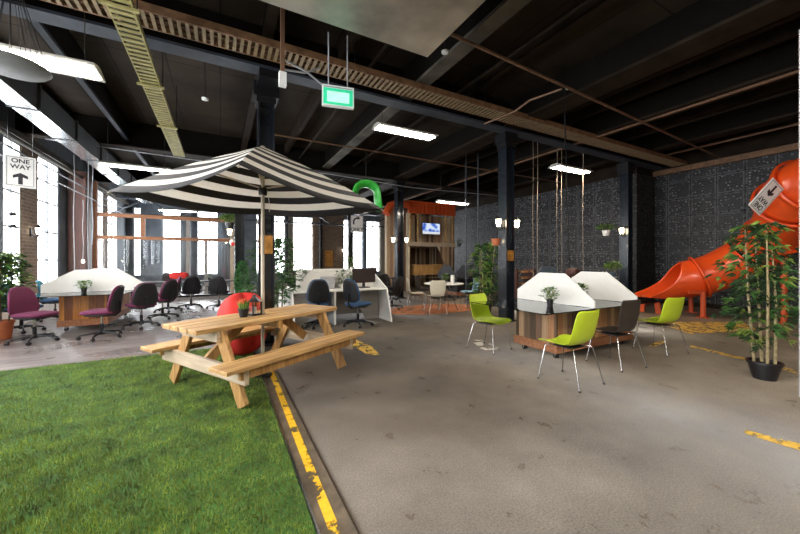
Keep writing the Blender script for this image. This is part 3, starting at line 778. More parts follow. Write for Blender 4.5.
# red beanbag
def lump(p):
    z = p.z; k_ = 1-.12*max(0, z/.45)
    ang = math.atan2(p.y, p.x); w_ = 1+.06*math.sin(3*ang+1)+.04*math.sin(7*ang+z*8)
    return (p.x*k_*w_, p.y*k_*w_, z+(.07*math.sin(2*ang+1.6)*max(0,z)/.4))
o = MB().sup((.29,5.53,.42), (.36,.25,.42), .62, .9, 'red_fabric', fn=lump, nu=40, nv=24, R=Euler((0,0,math.radians(30))).to_matrix()).build('beanbag'); o.location = (0,0,0)
k_ = o.modifiers.new('sub', 'SUBSURF'); k_.render_levels = 1
# make origin at base
tag(o, 'big red beanbag slumped between picnic table and black column', 'beanbag')
# ================================================================= plants
def pot_mesh(r0, r1, h, m): return MB().lathe([(r0,0),(r1,h*.86),(r1*1.08,h*.86),(r1*1.08,h),(r1*.92,h),(r1*.9,h*.88)], (0,0,0), m, 18, False).lathe([(0,h*.87),(r1*.93,h*.87)], (0,0,0), 'soil', 18, False).lathe([(0,.001),(r0,.001)], (0,0,0), m, 18, False)
def plant(name, label, loc, pot, H, stems, spread, leafL, leafW, n, mats, z0=0.0, stem_m='cane', droop=.3, cat='plant', group=None, cluster=0, potname='pot', seed=1, low=.15):
    random.seed(seed)
    t = thing(name, label, cat, loc, 0, group)
    ph = 0
    if pot: pot_mesh(*pot).build(potname, t); ph = pot[2]*.86
    base_r = (pot[1]*.6 if pot else .03)
    tops = []
    for i in range(stems):
        a = 2*PI*i/max(1, stems)+.5; x0, y0 = (base_r*math.cos(a), base_r*math.sin(a)) if stems > 1 else (0, 0)
        x1, y1 = x0*1.6+random.uniform(-.06,.06)*H, y0*1.6+random.uniform(-.06,.06)*H; hh = H*random.uniform(.86, .98)
        pts = [(x0, y0, ph*.9), (x0*1.2+(x1-x0)*.3, y0*1.2+(y1-y0)*.4, ph+(hh-ph)*.5), (x1, y1, hh)]
        tops.append(pts)
        MB().tube(pts, [.0085*max(.5, H), .007*max(.5, H), .003*max(.5, H)], stem_m, 6).build('stem', t)
    for mi, m in enumerate(mats):
        b = MB()
        cnt = n//len(mats)
        i = 0
        while i < cnt:
            p = random.choice(tops); s = random.random()**.8; z = ph+(H-ph)*(low+(1-low)*s)
            q = (z-ph)/(p[2][2]-ph+1e-6); q = min(1, q)
            sx_, sy = p[0][0]+(p[2][0]-p[0][0])*q, p[0][1]+(p[2][1]-p[0][1])*q
            a = random.uniform(0, 2*PI); rr = spread*math.sin(PI*min(1, .18+.75*s))*random.uniform(.2, 1)
            cx_, cy_ = sx_+rr*math.cos(a), sy+rr*math.sin(a)
            if cluster:
                for k_ in range(cluster):
                    aa = a+random.uniform(-1.3, 1.3)
                    b.leaf((cx_, cy_, z), (math.cos(aa), math.sin(aa), random.uniform(-.5,.5)), leafL*random.uniform(.7,1.15), leafW, m, droop); i += 1
            else:
                b.leaf((cx_, cy_, z), (math.cos(a)+random.uniform(-.6,.6), math.sin(a)+random.uniform(-.6,.6), random.uniform(-.3,.7)), leafL*random.uniform(.7,1.2), leafW, m, droop); i += 1
        b.build('foliage', t)
    return t
x, y = at(764.5, 3.95)
plant('potted_bamboo', 'tall potted bamboo with pale canes in a black pot, nearest on the right', (x,y,0), (.10,.145,.21,'black_plastic'), 1.84, 4, .35, .105, .012, 2000, ['leaf_dark','leaf_mid','leaf_lime','leaf_dark','leaf_dark'], droop=.35, cluster=6, seed=5, low=.12)
x, y = at(485, 8.4)
plant('potted_bamboo', 'tall bright leafy bamboo left of the lantern column', (x,y,0), (.13,.17,.28,'black_plastic'), 1.82, 4, .26, .17, .035, 900, ['leaf_lime','leaf_mid','leaf_dark'], seed=6, cluster=4)
x, y = at(277, 6.9)
plant('fig_tree', 'leafy indoor fig tree right of the black column behind the table', (x,y,0), (.15,.19,.3,'grey_plastic'), 1.85, 3, .40, .12, .05, 1300, ['leaf_dark','leaf_mid'], stem_m='bark', seed=7)
x, y = at(245, 7.6)
plant('potted_conifer', 'narrow cone-shaped evergreen left of the black column', (x,y,0), (.11,.15,.26,'black_plastic'), 1.38, 1, .18, .07, .02, 1500, ['leaf_conifer','leaf_mid'], stem_m='bark', seed=8, low=.0)
x, y = at(24, 8.05); x = -3.62; y = 9.0
plant('fig_tree', 'bushy pale-leaved plant by the left windows behind the plum chair', (-3.45,8.6,.0), (.14,.17,.32,'terracotta'), 1.52, 4, .26, .12, .055, 1300, ['leaf_mid','leaf_lime','leaf_dark'], stem_m='bark', seed=9, low=.2)
SP = 'small potted plants on the desks'
def small(u, d, z, label, H=.22, potm='black_plastic', mats=('leaf_mid','leaf_lime'), pr=.05, seed=20, n=220, name='potted_plant', pos=None, spread=.09):
    x, y = at(u, d) if pos is None else pos
    return plant(name, label, (x,y,z), (pr*.8,pr,.10,potm), H, 3, spread*1.1, .05, .03, n, list(mats), seed=seed, group=None, low=-.05, droop=.0)
small(0,0,.741,'small leafy plant in a black pot on the plank desk, before the nearer divider', .26, seed=21, pos=(4.17,3.22))
small(0,0,.741,'small leafy plant on the plank desk before the farther divider', .26, seed=22, pos=(5.22,3.45))
small(0,0,.741,'small plant in a glass-like dark pot on the orange-sided desk', .24, seed=23, mats=('leaf_mid','leaf_lime'), pos=(-2.42,8.95))
small(445,9.5,.743,'lime leafy plant on the round white table', .26, seed=24, mats=('leaf_lime','leaf_mid'))
small(0,0,1.121,'bright green bushy plant on top of the white desk divider', .34, 'white', ('leaf_lime','leaf_mid'), .07, 25, 260, pos=(2.98,8.1), spread=.16)
small(0,0,.741,'grey-green plant beside the bin on the white desk', .42, 'white', ('leaf_mid','leaf_dark'), .06, 26, 200, pos=(2.5,7.62), spread=.12)
small(0,0,.741,'small plant beside the monitor on the white desk', .40, 'cane', ('leaf_lime','leaf_mid'), .06, 27, 160, pos=(2.80,7.66))
small(0,0,.741,'trailing plant at the left back of the white desk', .40, 'terracotta', ('leaf_mid','leaf_dark'), .06, 28, 160, pos=(1.85,8.2))
small(470,11.9,.741,'small green plant on the charcoal divided desk', .34, 'black_plastic', ('leaf_mid','leaf_lime'), .06, 29, 140)
small(210,10.7,.746,'small leafy plant on the far bar desk', .36, 'black_plastic', ('leaf_dark','leaf_mid'), .06, 30, 140)
# white planter box ledge behind the bay desk
t = thing('planter_box', 'white box shelf rising behind the bay desk and carrying plants', 'shelf', (2.55,8.06,.741))
MB().bb(-.62, .62, -.12, .12, 0, .03, 'white').bb(-.62, .62, -.12, .12, .35, .379, 'white').build('shelf', t)
for s in (-1, 0, 1): MB().bb(s*.6-.015, s*.6+.015, -.12, .12, .03, .35, 'white').build('side_panel', t)
# plant on tall stand behind the desk, near the slide column
x, y = at(613, 7.6)
t = thing('plant_stand', 'slim grey plant stand behind the plank desk near the far column', 'stand', (x,y,0))
MB().cyl((0,0,.02), (0,0,1.0), .03, 'grey_plastic').build('stem', t); MB().lathe([(.14,0),(.14,.02)], (0,0,0), 'grey_plastic').lathe([(.1,1.0),(.1,1.02)], (0,0,0), 'grey_plastic').build('plate', t)
plant('potted_plant', 'small leafy plant on the slim stand near the far column', (x,y,1.021), (.05,.07,.10,'slate_panel'), .34, 3, .14, .09, .035, 160, ['leaf_mid','leaf_lime'], seed=31, low=.3)
# hanging baskets / pots on columns
def hang_pot(label, x, y, z, m, mats, n=160, seed=40, r=.1):
    t = plant('hanging_plant', label, (x,y,z), (r*.7,r,r*1.5,m), r*3.2, 3, r*1.6, .09, .035, n, mats, seed=seed, low=.2) if n else thing('hanging_pot', label, 'pot', (x,y,z))
    if not n: pot_mesh(r*.7, r, r*1.5, m).build('pot', t)
    MB().tube([(r,0,r*1.4),(0,0,r*5),(-r,0,r*1.4)], .004, 'black_metal', 5).build('hanger', t)
    return t
x, y = at(606, 9.4); hang_pot('white hanging pot with leaves left of the right column lantern', x, y, 2.08, 'white', ['leaf_mid','leaf_lime'], 160, 41)
x, y = at(496, 7.4); hang_pot('terracotta pot hung on the left of the lantern column', x, y, 1.72, 'terracotta', ['leaf_mid'], 0)
x, y = at(230, 10.6); hang_pot('yellow-green flower ball hung at the end of the timber frame', x, y, 2.38, 'black_plastic', ['leaf_lime','leaf_mid'], 420, 42, .14)
x, y = at(459, 14.0); hang_pot('tiny dark pot hung on the blue-grey tiled wall', x, y, 1.95, 'black_plastic', ['leaf_dark'], 60, 43, .09)
# things on the picnic table
def on_table(lx, ly): c, s = math.cos(TA), math.sin(TA); return (TC[0]+lx*c-ly*s, TC[1]+lx*s+ly*c)
random.seed(3)
t = thing('flower_pot', 'dark pot of orange-tipped grass on the picnic table', 'plant', (*on_table(-.25,-.0), TZ+.001))
pot_mesh(.042,.058,.095,'black_plastic').build('pot', t)
b = MB()
for k_ in range(70):
    a_ = random.uniform(0,2*PI); r_ = random.uniform(0,.045)
    b.leaf((r_*math.cos(a_), r_*math.sin(a_), .085), (math.cos(a_)*.35, math.sin(a_)*.35, 1), random.uniform(.07,.12), .012, random.choice(['leaf_lime','leaf_mid']), -.1)
b.build('foliage', t)
b = MB()
for k_ in range(26):
    a_ = random.uniform(0,2*PI); r_ = random.uniform(.01,.065)
    b.sup((r_*math.cos(a_), r_*math.sin(a_), random.uniform(.15,.20)), (.006,.006,.016), 1, 1, 'petal', nu=6, nv=5)
b.build('petals', t)
t = thing('lantern', 'small black candle lantern next to the umbrella pole', 'lantern', (*on_table(-.10,.02), TZ+.001), TA); t.scale = (1.25,1.25,1.25)
MB().bb(-.05,.05,-.05,.05,0,.015,'black_metal').build('base', t)
b = MB()
for sx_ in (-1,1):
    for sy in (-1,1): b.bb(sx_*.044-.005, sx_*.044+.005, sy*.044-.005, sy*.044+.005, .015, .125, 'black_metal')
b.build('frame', t)
b = MB(); b.lathe([(.072,.125),(.045,.15),(.02,.175),(.02,.19)], (0,0,0), 'black_metal', 4); b.tube([(.02*math.cos(q*PI/8), 0, .195+.022*math.sin(q*PI/8)) for q in range(9)], .003, 'black_metal', 5); b.build('roof', t)
MB().bb(-.04,.04,-.042,-.040,.016,.124,'glass_clear').bb(-.04,.04,.040,.042,.016,.124,'glass_clear').build('glass_panes', t)
MB().cyl((0,0,.015),(0,0,.075),.02,'white',14).build('candle', t)

# ================================================================= signs
def sign(name, label, loc, R, w_, h_, lines, arrow):
    t = thing(name, label, 'sign', loc); t.rotation_euler = R
    o = MB().bb(-w_/2, w_/2, -.008, .008, -h_/2, h_/2, 'sign').build('plate', t); bevel(o, .004)
    bd = .012; e = -.009
    b = MB(); k_ = .03
    for s in (-1, 1): b.bb(-w_/2+k_, w_/2-k_, e-.001, e+.001, s*(h_/2-k_)-bd/2*.5, s*(h_/2-k_)+bd/2*.5, 'sign_black').bb(s*(w_/2-k_)-bd/4, s*(w_/2-k_)+bd/4, e-.001, e+.001, -h_/2+k_, h_/2-k_, 'sign_black')
    b.build('border', t)
    for s_, z, sz in lines: text(s_, sz, 'lettering', t, (0, e, z), (PI/2, 0, 0), bold=sz*.02)
    if arrow == 'up':
        a = h_*.17
        MB().prism([(-.028,-a*1.1),(.028,-a*1.1),(.028,.25*a),(.09,.0*a),(.09,.05),(0,a*1.05),(-.09,.05),(-.09,0),(-.028,.25*a)], 1, e-.001, e+.001, 'sign_black').build('arrow', t).location = (0,0,-h_*.22)
    if arrow == 'turn':
        pts = [Vector((-.10,e,-.11))]; 
        for q in range(9):
            a_ = PI-q*PI/2/8; pts.append(Vector((.04+.14*math.cos(a_), e, .0+.14*math.sin(a_))))
        vs = []; fs = []
        for i_, p in enumerate(pts):
            tg = (pts[min(i_+1, len(pts)-1)]-pts[max(i_-1, 0)]).normalized(); nr = Vector((-tg.z,0,tg.x))*.028; vs += [p+nr, p-nr]
            if i_: fs.append((2*i_-2, 2*i_-1, 2*i_+1, 2*i_))
        b = MB().add(vs, fs, 'sign_black').add([(.04,e,.21),(.15,e,.14),(.04,e,.07)], [(0,1,2)], 'sign_black'); o = b.build('arrow', t); solid(o, .002); o.location = (-.03,0,h_*.14); o.scale = (1.35,1,1.25)
    return t
yawcam = -YAW
x, y = at(20.5, 6.0)
t = sign('one_way_sign', 'hanging ONE WAY sign with up arrow before the left windows', (x,y,2.98), (0,0,math.radians(22)), .38, .56, [('ONE', .185, .105), ('WAY', .080, .105)], 'up')
MB().cyl((-.15,0,.31),(-.15,0,1.9),.004,'black_metal',5).cyl((.15,0,.31),(.15,0,1.9),.004,'black_metal',5).build('hanging_wire', t)
sign('turn_sign', 'ONLY sign with a curved right-turn arrow on the distant column', (*at(357,16.3),3.15), (0,0,math.radians(-8)), .60, .80, [('ONLY', -.27, .23)], 'turn')
# exit sign (lit green box)
x, y = at(338, 4.3)
t = thing('exit_sign', 'lit green and white exit box hanging below the cable tray', 'exit sign', (x,y,3.48), math.radians(-12))
MB().bb(-.20,.20,-.03,.03,-.12,.14,'white_paint').build('housing', t)
MB().bb(-.185,.185,-.035,-.03,-.105,.10,'exit_green').build('lit_face', t)
MB().bb(-.14,.14,-.038,-.035,-.075,.06,'exit_white').build('lit_symbol', t)
MB().bb(-.175,.175,-.037,-.035,.105,.12,'grey_plastic').build('trim_strip', t)
MB().cyl((-.12,0,.14),(-.12,0,.82),.008,'grey_plastic').cyl((.12,0,.14),(.12,0,.82),.008,'grey_plastic').build('hanger', t)

# ================================================================= fluorescents
def fluo(label, u, v, d, L=1.25, rz=0.0, pos=None, wid=.36, axis_y=False):
    if pos is None:
        x, y = at(u, d); z = EYE+(HZ-v)/F*d
    else: x, y, z = pos
    t = thing('fluorescent_light', label, 'ceiling light', (x,y,z), rz, 'hanging fluorescent lights')
    b = MB(); b.prism([(-wid/2,0),(wid/2,0),(wid/2,.02),(.07,.07),(-.07,.07),(-wid/2,.02)], 0, -L/2, L/2, 'lamp_housing'); hs = b.build('housing', t)
    MB().bb(-L/2+.03, L/2-.03, -wid/2+.07, wid/2-.07, -.008, -.001, 'lamp').build('diffuser', hs)
    for s in (-1, 1): MB().cyl((s*L*.4,0,.07),(s*L*.4,0,4.72-z if z < 4.6 else .1),.005,'chrome',5).build('chain', t)
    return t
fluo('fluorescent light over the centre of the floor, right of the exit sign', 406, 133, 6.6, 1.3)
fluo('long bright fluorescent light nearest at upper left', 20, 58, 3.7, 1.35, wid=.46)
fluo('small fluorescent light hanging above the umbrella left side', 137, 168, 7.7, 1.3)
fluo('fluorescent light hanging before the tiled wall at right of centre', 571, 170, 8.6, 1.3)
fluo('small distant fluorescent light in front of the orange booth panel', 453, 203, 11.5, 1.25)
fluo('distant fluorescent light above the timber frame', 178, 211, 13.0, 1.25)
fluo('distant fluorescent light beyond the striped umbrella', 0, 0, 0, 1.3, pos=(1.5,14.5,4.0))  # unseen lamp, kept out of view by the canopy
for i_, p in enumerate([(2.6,-.6,3.9),(-1.8,-.4,3.9),(6.4,-.8,3.9),(2.6,-3.4,3.9),(-1.9,1.9,4.1),(3.5,.9,4.1)]):
    fluo('fluorescent light out of sight behind or above the viewer', 0, 0, 0, 1.3, pos=p)

# ================================================================= lanterns on columns
def wall_lantern(label, x, y, z, dx, dy=0, e='bulb', group='lit lanterns on the columns'):
    t = thing('wall_lantern', label, 'wall light', (x,y,z), math.atan2(dy, dx), group); t.scale = (1.15,1.15,1.25)
    MB().bb(0,.015,-.04,.04,-.1,.06,'black_metal').build('back_plate', t)
    MB().tube([(.01,0,-.05),(.07,0,-.12),(.12,0,-.10),(.12,0,-.05)], .01, 'black_metal', 6).build('bracket', t)
    MB().lathe([(.035,-.05),(.055,.07),(.0,.071)], (.12,0,0), e, 10, False).lathe([(0,-.05),(.035,-.05)], (.12,0,0), e, 10, False).build('shade', t)
    MB().lathe([(.07,.075),(.03,.11),(.008,.14)], (.12,0,0), 'black_metal', 10).build('cap', t)
    return t
wall_lantern('lit lantern on the left face of the central right column', 5.655, 5.60, 2.22, -1)
wall_lantern('lit lantern on the right face of the central right column', 5.905, 5.55, 2.22, 1)
wall_lantern('lit lantern on the left face of the column by the slide', 10.535, 5.60, 2.24, -1)
wall_lantern('lit lantern on the left face of the column before the booth', 5.675, 10.85, 2.12, -1)
wall_lantern('lit lantern on the right face of the column before the booth', 5.925, 10.8, 2.12, 1)
wall_lantern('bright small lantern below the flower ball at the timber frame', .375, 10.95, 2.2, -1)
wall_lantern('small lit lamp on the back wall behind the white desk', onY(343,20.9), 20.98, 2.0, 0, -1, 'bulb_white')
wall_lantern('small lamp on the brick pier at the left windows', XL+.01, 11.5, 2.1, 1, 0, 'bulb_white')

# ================================================================= booth
bx0, bx1, by = 7.35, 9.95, 13.0
t = thing('timber_booth', 'two-storey timber clad booth with an orange band across its top', 'booth', (bx0,by,0))
W_ = bx1-bx0
MB().bb(0,W_,2.2,2.3,0,4.0,'planks_booth').build('rear_wall', t)
MB().bb(0,.12,0,2.2,0,3.5,'planks_booth').build('side_wall', t)
MB().bb(W_-.10,W_,0,2.2,0,3.5,'planks_booth').build('side_wall', t)
MB().bb(.02,W_,-.12,2.2,2.02,2.2,'wood_grey').build('loft_floor', t)
b = MB().bb(.0,W_,-.08,.0,3.5,4.05,'orange_steel')
for i_ in range(12): b.bb(.1+i_*.215,.16+i_*.215,-.1,-.08,3.52,4.03,'orange_steel')
b.bb(0,W_,-.11,-.08,3.5,3.54,'orange_steel').bb(0,W_,-.11,-.08,4.01,4.05,'orange_steel'); b.build('orange_band', t)
MB().bb(.15,W_-.12,.5,.6,2.2,3.5,'planks_booth').build('loft_wall', t)
for i_ in range(7): MB().bb(.1+i_*.39,.16+i_*.39,-.05,.01,2.2,3.5,'wood_y').build('slat_post', t) if i_ not in (2,3,4) else None
MB().bb(.35,1.85,-.02,.5,.72,1.15,'wood_leg').build('counter', t)
MB().bb(.3,1.9,-.06,.55,1.15,1.19,'wood_y').build('counter_top', t)
MB().prism([(.0,2.02),(.95,2.02),(.95,.15)], 1, .0, .06, 'planks_booth').build('angled_brace_wall', t).location = (W_-.97,.0,0)
t = thing('display_screen', 'lit blue and white screen on the upper level of the booth', 'screen', (8.55,by-.10,2.83))
MB().bb(-.50,.50,-.0,.04,-.26,.28,'screen_black').build('bezel', t)
m, n, l, b_ = nt('screen_picture'); M['screen_picture'] = m
v = coords(n, l, (3,1,3.5)); vo = n.new('ShaderNodeTexVoronoi'); vo.inputs['Scale'].default_value = 1.4; l.new(v, vo.inputs['Vector'])
c = ramp(n, l, vo.outputs['Distance'], [(.12, (.02,.06,.45)), (.32, (.12,.25,.75)), (.6, (.75,.85,1))])
l.new(c, b_.inputs['Emission Color']); b_.inputs['Emission Strength'].default_value = .45; b_.inputs['Base Color'].default_value = (.02,.02,.02,1)
MB().bb(-.47,.47,-.008,-.001,-.13,.25,'screen_picture').build('picture', t)
M['screen_white'] = emis('screen_white', (.8,.85,.95), .3)
MB().bb(-.47,.47,-.008,-.001,-.24,-.13,'screen_white').build('caption_band', t)
# boards left of the booth
o = MB().bb(6.35,7.33,13.1,13.25,0,3.5,'planks_booth').build('board_screen'); tag(o, 'tall timber board screen left of the booth behind the column', 'partition')
# orange curved duct end left of column
b = MB(); b.tube([(7.3,12.9,3.85),(6.8,12.8,3.85),(6.35,12.75,3.7),(6.15,12.7,3.35)], .17, 'orange_steel', 14); o = b.build('orange_duct'); tag(o, 'curved orange duct end beside the booth band', 'duct')
# tree branch like crossed timbers by the column
# ================================================================= green slide loop
pts = []
x0, y0 = at(366, 9.2)
for q in range(13):
    a_ = q*PI/12*1.05; pts.append(Vector((x0+.44*math.cos(a_)*.85, y0-.1*math.cos(a_), 3.20+.36*math.sin(a_))))
pts[0].z -= .1; pts = [pts[0]+Vector((.02,-.05,-.32))]+pts+[pts[-1]+Vector((0,.1,-.1))]
vs = []; fs = []; K = 10
for i_, p in enumerate(pts):
    tg = (pts[min(i_+1, len(pts)-1)]-pts[max(i_-1,0)]).normalized(); sd = Vector((.3,1,0)).normalized(); up = tg.cross(sd)
    for j in range(K+1):
        a_ = -PI/2+PI*j/K; vs.append(p+sd*math.sin(a_)*.26+up*(math.cos(a_)*.16))
for i_ in range(len(pts)-1):
    for j in range(K): fs.append((i_*(K+1)+j, i_*(K+1)+j+1, (i_+1)*(K+1)+j+1, (i_+1)*(K+1)+j))
t = thing('green_loop', 'bright green curved plastic chute hanging from the ceiling', 'slide piece', (0,0,0))
o = MB().add(vs, fs, 'green_slide', True).build('chute', t); solid(o, .02)
MB().cyl((x0,y0,3.56),(x0,y0,4.72),.012,'black_metal').build('hanger', t)

# ================================================================= orange slide
def P3(u, v, d): x, y = at(u, d); return Vector((x, y, EYE+(HZ-v)/F*d))
t = thing('tube_slide', 'big orange tube slide descending from the right to an open chute', 'slide', (*at(645, 8.9), 0))
org = t.location.copy()
path = [P3(641,289,8.9), P3(656,285,8.85), P3(672,282,8.75), P3(685,279.5,8.65), P3(699,277,8.5), P3(717,271,8.35), P3(736,262,8.15), P3(752,253,7.95), P3(766,243,7.7), P3(778,229,7.35), P3(788,212,6.95), P3(800,195,6.55), P3(820,182,6.2), P3(850,176,6.0), P3(890,174,5.9)]
def cr(P, s):
    i_ = min(int(s), len(P)-2); f_ = s-i_; p0, p1, p2, p3 = P[max(i_-1,0)], P[i_], P[i_+1], P[min(i_+2, len(P)-1)]
    return .5*((2*p1)+(p2-p0)*f_+(2*p0-5*p1+4*p2-p3)*f_*f_+(3*p1-p0-3*p2+p3)*f_**3)
def sweep(s0, s1, n_, rf, half, m, name, thick=.02, K=28):
    vs = []; fs = []; closed = half is None
    for i_ in range(n_+1):
        s = s0+(s1-s0)*i_/n_; p = cr(path, s); tg = (cr(path, min(s+.05, len(path)-1.001))-cr(path, max(s-.05, 0))).normalized()
        sd = tg.cross(Vector((0,0,1))).normalized(); up = sd.cross(tg)
        r_ = rf(s); h_ = PI if closed else half(s)
        for j in range(K+1):
            a_ = -h_+2*h_*j/K; vs.append(p-org+(sd*math.sin(a_)-up*math.cos(a_))*r_)
    for i_ in range(n_):
        for j in range(K): fs.append((i_*(K+1)+j, i_*(K+1)+j+1, (i_+1)*(K+1)+j+1, (i_+1)*(K+1)+j))
    o = MB().add(vs, fs, m, True).build(name, t); solid(o, thick, 0); return o
RT_ = lambda s: .46 if s > 3 else .40+.02*s
sweep(0, 4, 26, RT_, lambda s: 1.2+(PI-1.2)*min(1, s/3.3)**2.2, 'orange', 'open_chute')
sweep(4, 6.4, 14, RT_, None, 'orange', 'tube_section')
M['clear_tube'] = glass('smoky_clear_tube', (.55,.55,.57))
sweep(6.4, 7.0, 6, RT_, None, 'clear_tube', 'clear_section')
sweep(7.0, 10.6, 24, lambda s: .47, None, 'orange', 'tube_section')
sweep(10.6, 13.9, 20, lambda s: .55, None, 'orange', 'tube_bend')
for s in (4, 6.4, 7.0, 8.6, 10.6, 11.6):
    sweep(s-.05, s+.05, 1, lambda q: .52 if s < 10 else .61, None, 'orange', 'flange_ring', .05)
def leg3(u, v, d, ztop, lab='support_leg', off=.15):
    x, y = at(u, d); p = Vector((x,y,0))-org
    MB().cyl(p+Vector((0,0,.02)), p+Vector((0,0,ztop)), .055, 'orange_steel', 12).lathe([(.13,0),(.13,.02)], p, 'orange_steel', 12).build(lab, t)
leg3(703, 0, 8.15, .62); leg3(691, 0, 9.0, .5); leg3(784, 0, 7.4, 1.75)
x, y = at(650, 8.9); p = Vector((x,y,0))-org
MB().bar(p+Vector((0,-.2,0)), p+Vector((0,-.14,.46)), .12, .05, 'orange_steel', up=(1,0,0)).build('support_leg', t)
MB().bar(p+Vector((0,.2,0)), p+Vector((0,.14,.46)), .12, .05, 'orange_steel', up=(1,0,0)).build('support_leg', t)
x, y = at(703, 8.15); p = Vector((x,y,.62))-org
MB().bar(p, p+Vector((-.25,.18,.0)), .07, .07, 'orange_steel').build('support_arm', t)
# sign fixed on the slide (same sign, hung upside down)
x, y = at(766, 6.25); zc = EYE+(HZ-197)/F*6.25
s_ = sign('one_way_sign', 'tilted upside-down ONE WAY sign fixed to the orange tube slide', (x,y,zc), (0,0,0), .42, .58, [('ONE', .19, .125), ('WAY', .075, .125)], 'up')
# basis: sign up (+Z local) points down-left in the picture, normal faces the viewer obliquely
right = Vector((RT[0],RT[1],0)); fwd = Vector((FW[0],FW[1],0)); upv = Vector((0,0,1))
zax = (-right*.50-upv*.80+fwd*.25).normalized()
yax = (fwd*.92-right*.30+upv*.12); yax = (yax-zax*yax.dot(zax)).normalized(); xax = yax.cross(zax)
s_.rotation_euler = Matrix((xax, yax, zax)).transposed().to_euler()

# ================================================================= timber frame near the left windows
fx0, fx1, fy = -3.56, .32, 14.0
t = thing('timber_partition', 'red-brown timber frame with two rails standing before the far windows', 'frame', (fx0,fy,0))
L_ = fx1-fx0
MB().bb(0,L_,-.05,.05,2.80,2.92,'beam_wood').build('top_rail', t)
MB().bb(0,L_,-.05,.05,2.08,2.19,'beam_wood').build('lower_rail', t)
for u in (95, 143, 188): 
    x = onY(u, fy)-fx0; MB().bb(x-.06,x+.06,-.045,.045,2.19 if u == 143 else 0,2.80 if u != 95 else 3.9,'beam_wood' if u != 188 else 'desk_grey').build('post', t)
x = onY(206, fy)-fx0; MB().bb(x-.05,x+.05,-.045,.045,0,2.08,'desk_grey').build('post', t)
MB().bb(L_,L_+.12,-.06,.06,0,2.95,'wood_grey').build('end_post', t)
MB().bb(0,L_,-.04,.04,.0,.10,'desk_grey').build('sill', t)
MB().bb(.1,L_-.02,-.004,.004,.12,2.07,'glass').build('glass_pane', t)
o = MB().bb(-4.05,-3.64,13.6,14.1,0,4.1,'dark_post').build('dark_pier'); tag(o, 'dark red timber pier at the left end of the timber frame', 'pier')
# curtains by the far windows
def curtain(u0, u1, y, label):
    x0_, x1_ = onY(u0, y), onY(u1, y); n_ = 40; vs = []; fs = []
    for i_ in range(n_+1):
        x = x0_+(x1_-x0_)*i_/n_; yy = y+.06*math.sin(i_*1.25)
        vs += [(x,yy,.25),(x,yy,4.05)]
        if i_: fs.append((2*i_-2, 2*i_, 2*i_+1, 2*i_-1))
    o = MB().add(vs, fs, 'curtain', True).build('curtain'); solid(o, .006); tag(o, label, 'curtain', 'grey curtains')
curtain(181.5, 191, 20.6, 'grey curtain between the second and third back windows')
curtain(217, 229, 20.6, 'grey curtain right of the third back window')
# dark downpipes on the back wall
for u in (320.5, 286.5): 
    x = onY(u, 20.85); o = MB().cyl((x,20.85,0),(x,20.85,4.2),.11,'black_metal',12).build('downpipe'); tag(o, 'dark downpipe on the back wall %s' % ('right of the double window' if u > 300 else 'between two back windows'), 'pipe')
o = MB().bb(onY(325,20.9),onY(333,20.9),20.9,20.99,1.0,2.0,'amber_plate').build('amber_board'); tag(o, 'amber board on the brown back wall behind the plants', 'board')
# slatted bench and crates near column
x, y = at(521, 10.6)
t = thing('slatted_rack', 'low dark rack of reddish slats behind the lantern column', 'rack', (x,y,0))
for i_ in range(5): MB().bb(-.38,.38,-.2,.2,.25+i_*.19,.30+i_*.19,'planks_desk').build('slat', t)
for s in (-1,1): MB().bb(s*.38-.03,s*.38+.03,-.2,.2,0,1.12,'dark_post').build('side_post', t)
x, y = at(548, 9.8)
t = thing('desk_screen', 'slate blue peaked desk screen behind the plank desk', 'desk screen', (x,y,0), math.radians(-10))
MB().prism([(-.42,.6),(.42,.6),(.42,.95),(.22,1.2),(-.22,1.2),(-.42,.95)], 1, -.02, .02, 'slate_panel').build('panel', t)
MB().bb(-.4,-.36,-.15,.15,0,.6,'black_metal').bb(.36,.4,-.15,.15,0,.6,'black_metal').build('leg', t)
x, y = at(573, 7.6)
o = MB().sup((x,y,1.12), (.14,.14,.10), .7, .8, 'dark_post').build('dark_bucket'); tag(o, 'dark bucket shape hung on the black cord behind the dividers', 'bucket')
# red cushion and small things on the bar desk
for u, lab in ((179, 'red cushion on the window ledge beyond the bar desk'),):
    x, y = at(u, 11.6); o = MB().sup((x,y,.86),(.28,.1,.12),.6,.7,'red_fabric').build('red_bag'); tag(o, 'red bag on the left end of the far bar desk', 'bag')
o = MB().bb(XL+.03, XL+.27, 7.6, 8.2, .551, .70, 'red_fabric').build('red_cushion'); bevel(o, .03, 3); tag(o, 'red cushion on the white sill at the far left', 'cushion')
x, y = at(232, 10.45); o = MB().sup((x,y,1.95),(.07,.07,.10),.8,.9,'white').sup((x+.02,y-.06,1.90),(.05,.03,.06),.8,.9,'red_fabric').build('hanging_ornament'); tag(o, 'white and red ornament hanging below the flower ball', 'ornament')
o = MB().cyl((x,y,2.03),(x,y,2.32),.004,'black_metal',5).build('string', None); o.parent = bpy.data.objects['hanging_ornament']
# tablet/white jug on round table
x, y = at(452.5, 9.35); o = MB().lathe([(.05,0),(.055,.22),(.05,.24),(0,.24)], (0,0,0), 'white', 14).build('white_jug'); o.location = (x,y,.743); tag(o, 'white jug on the round table beside the lime plant', 'jug')
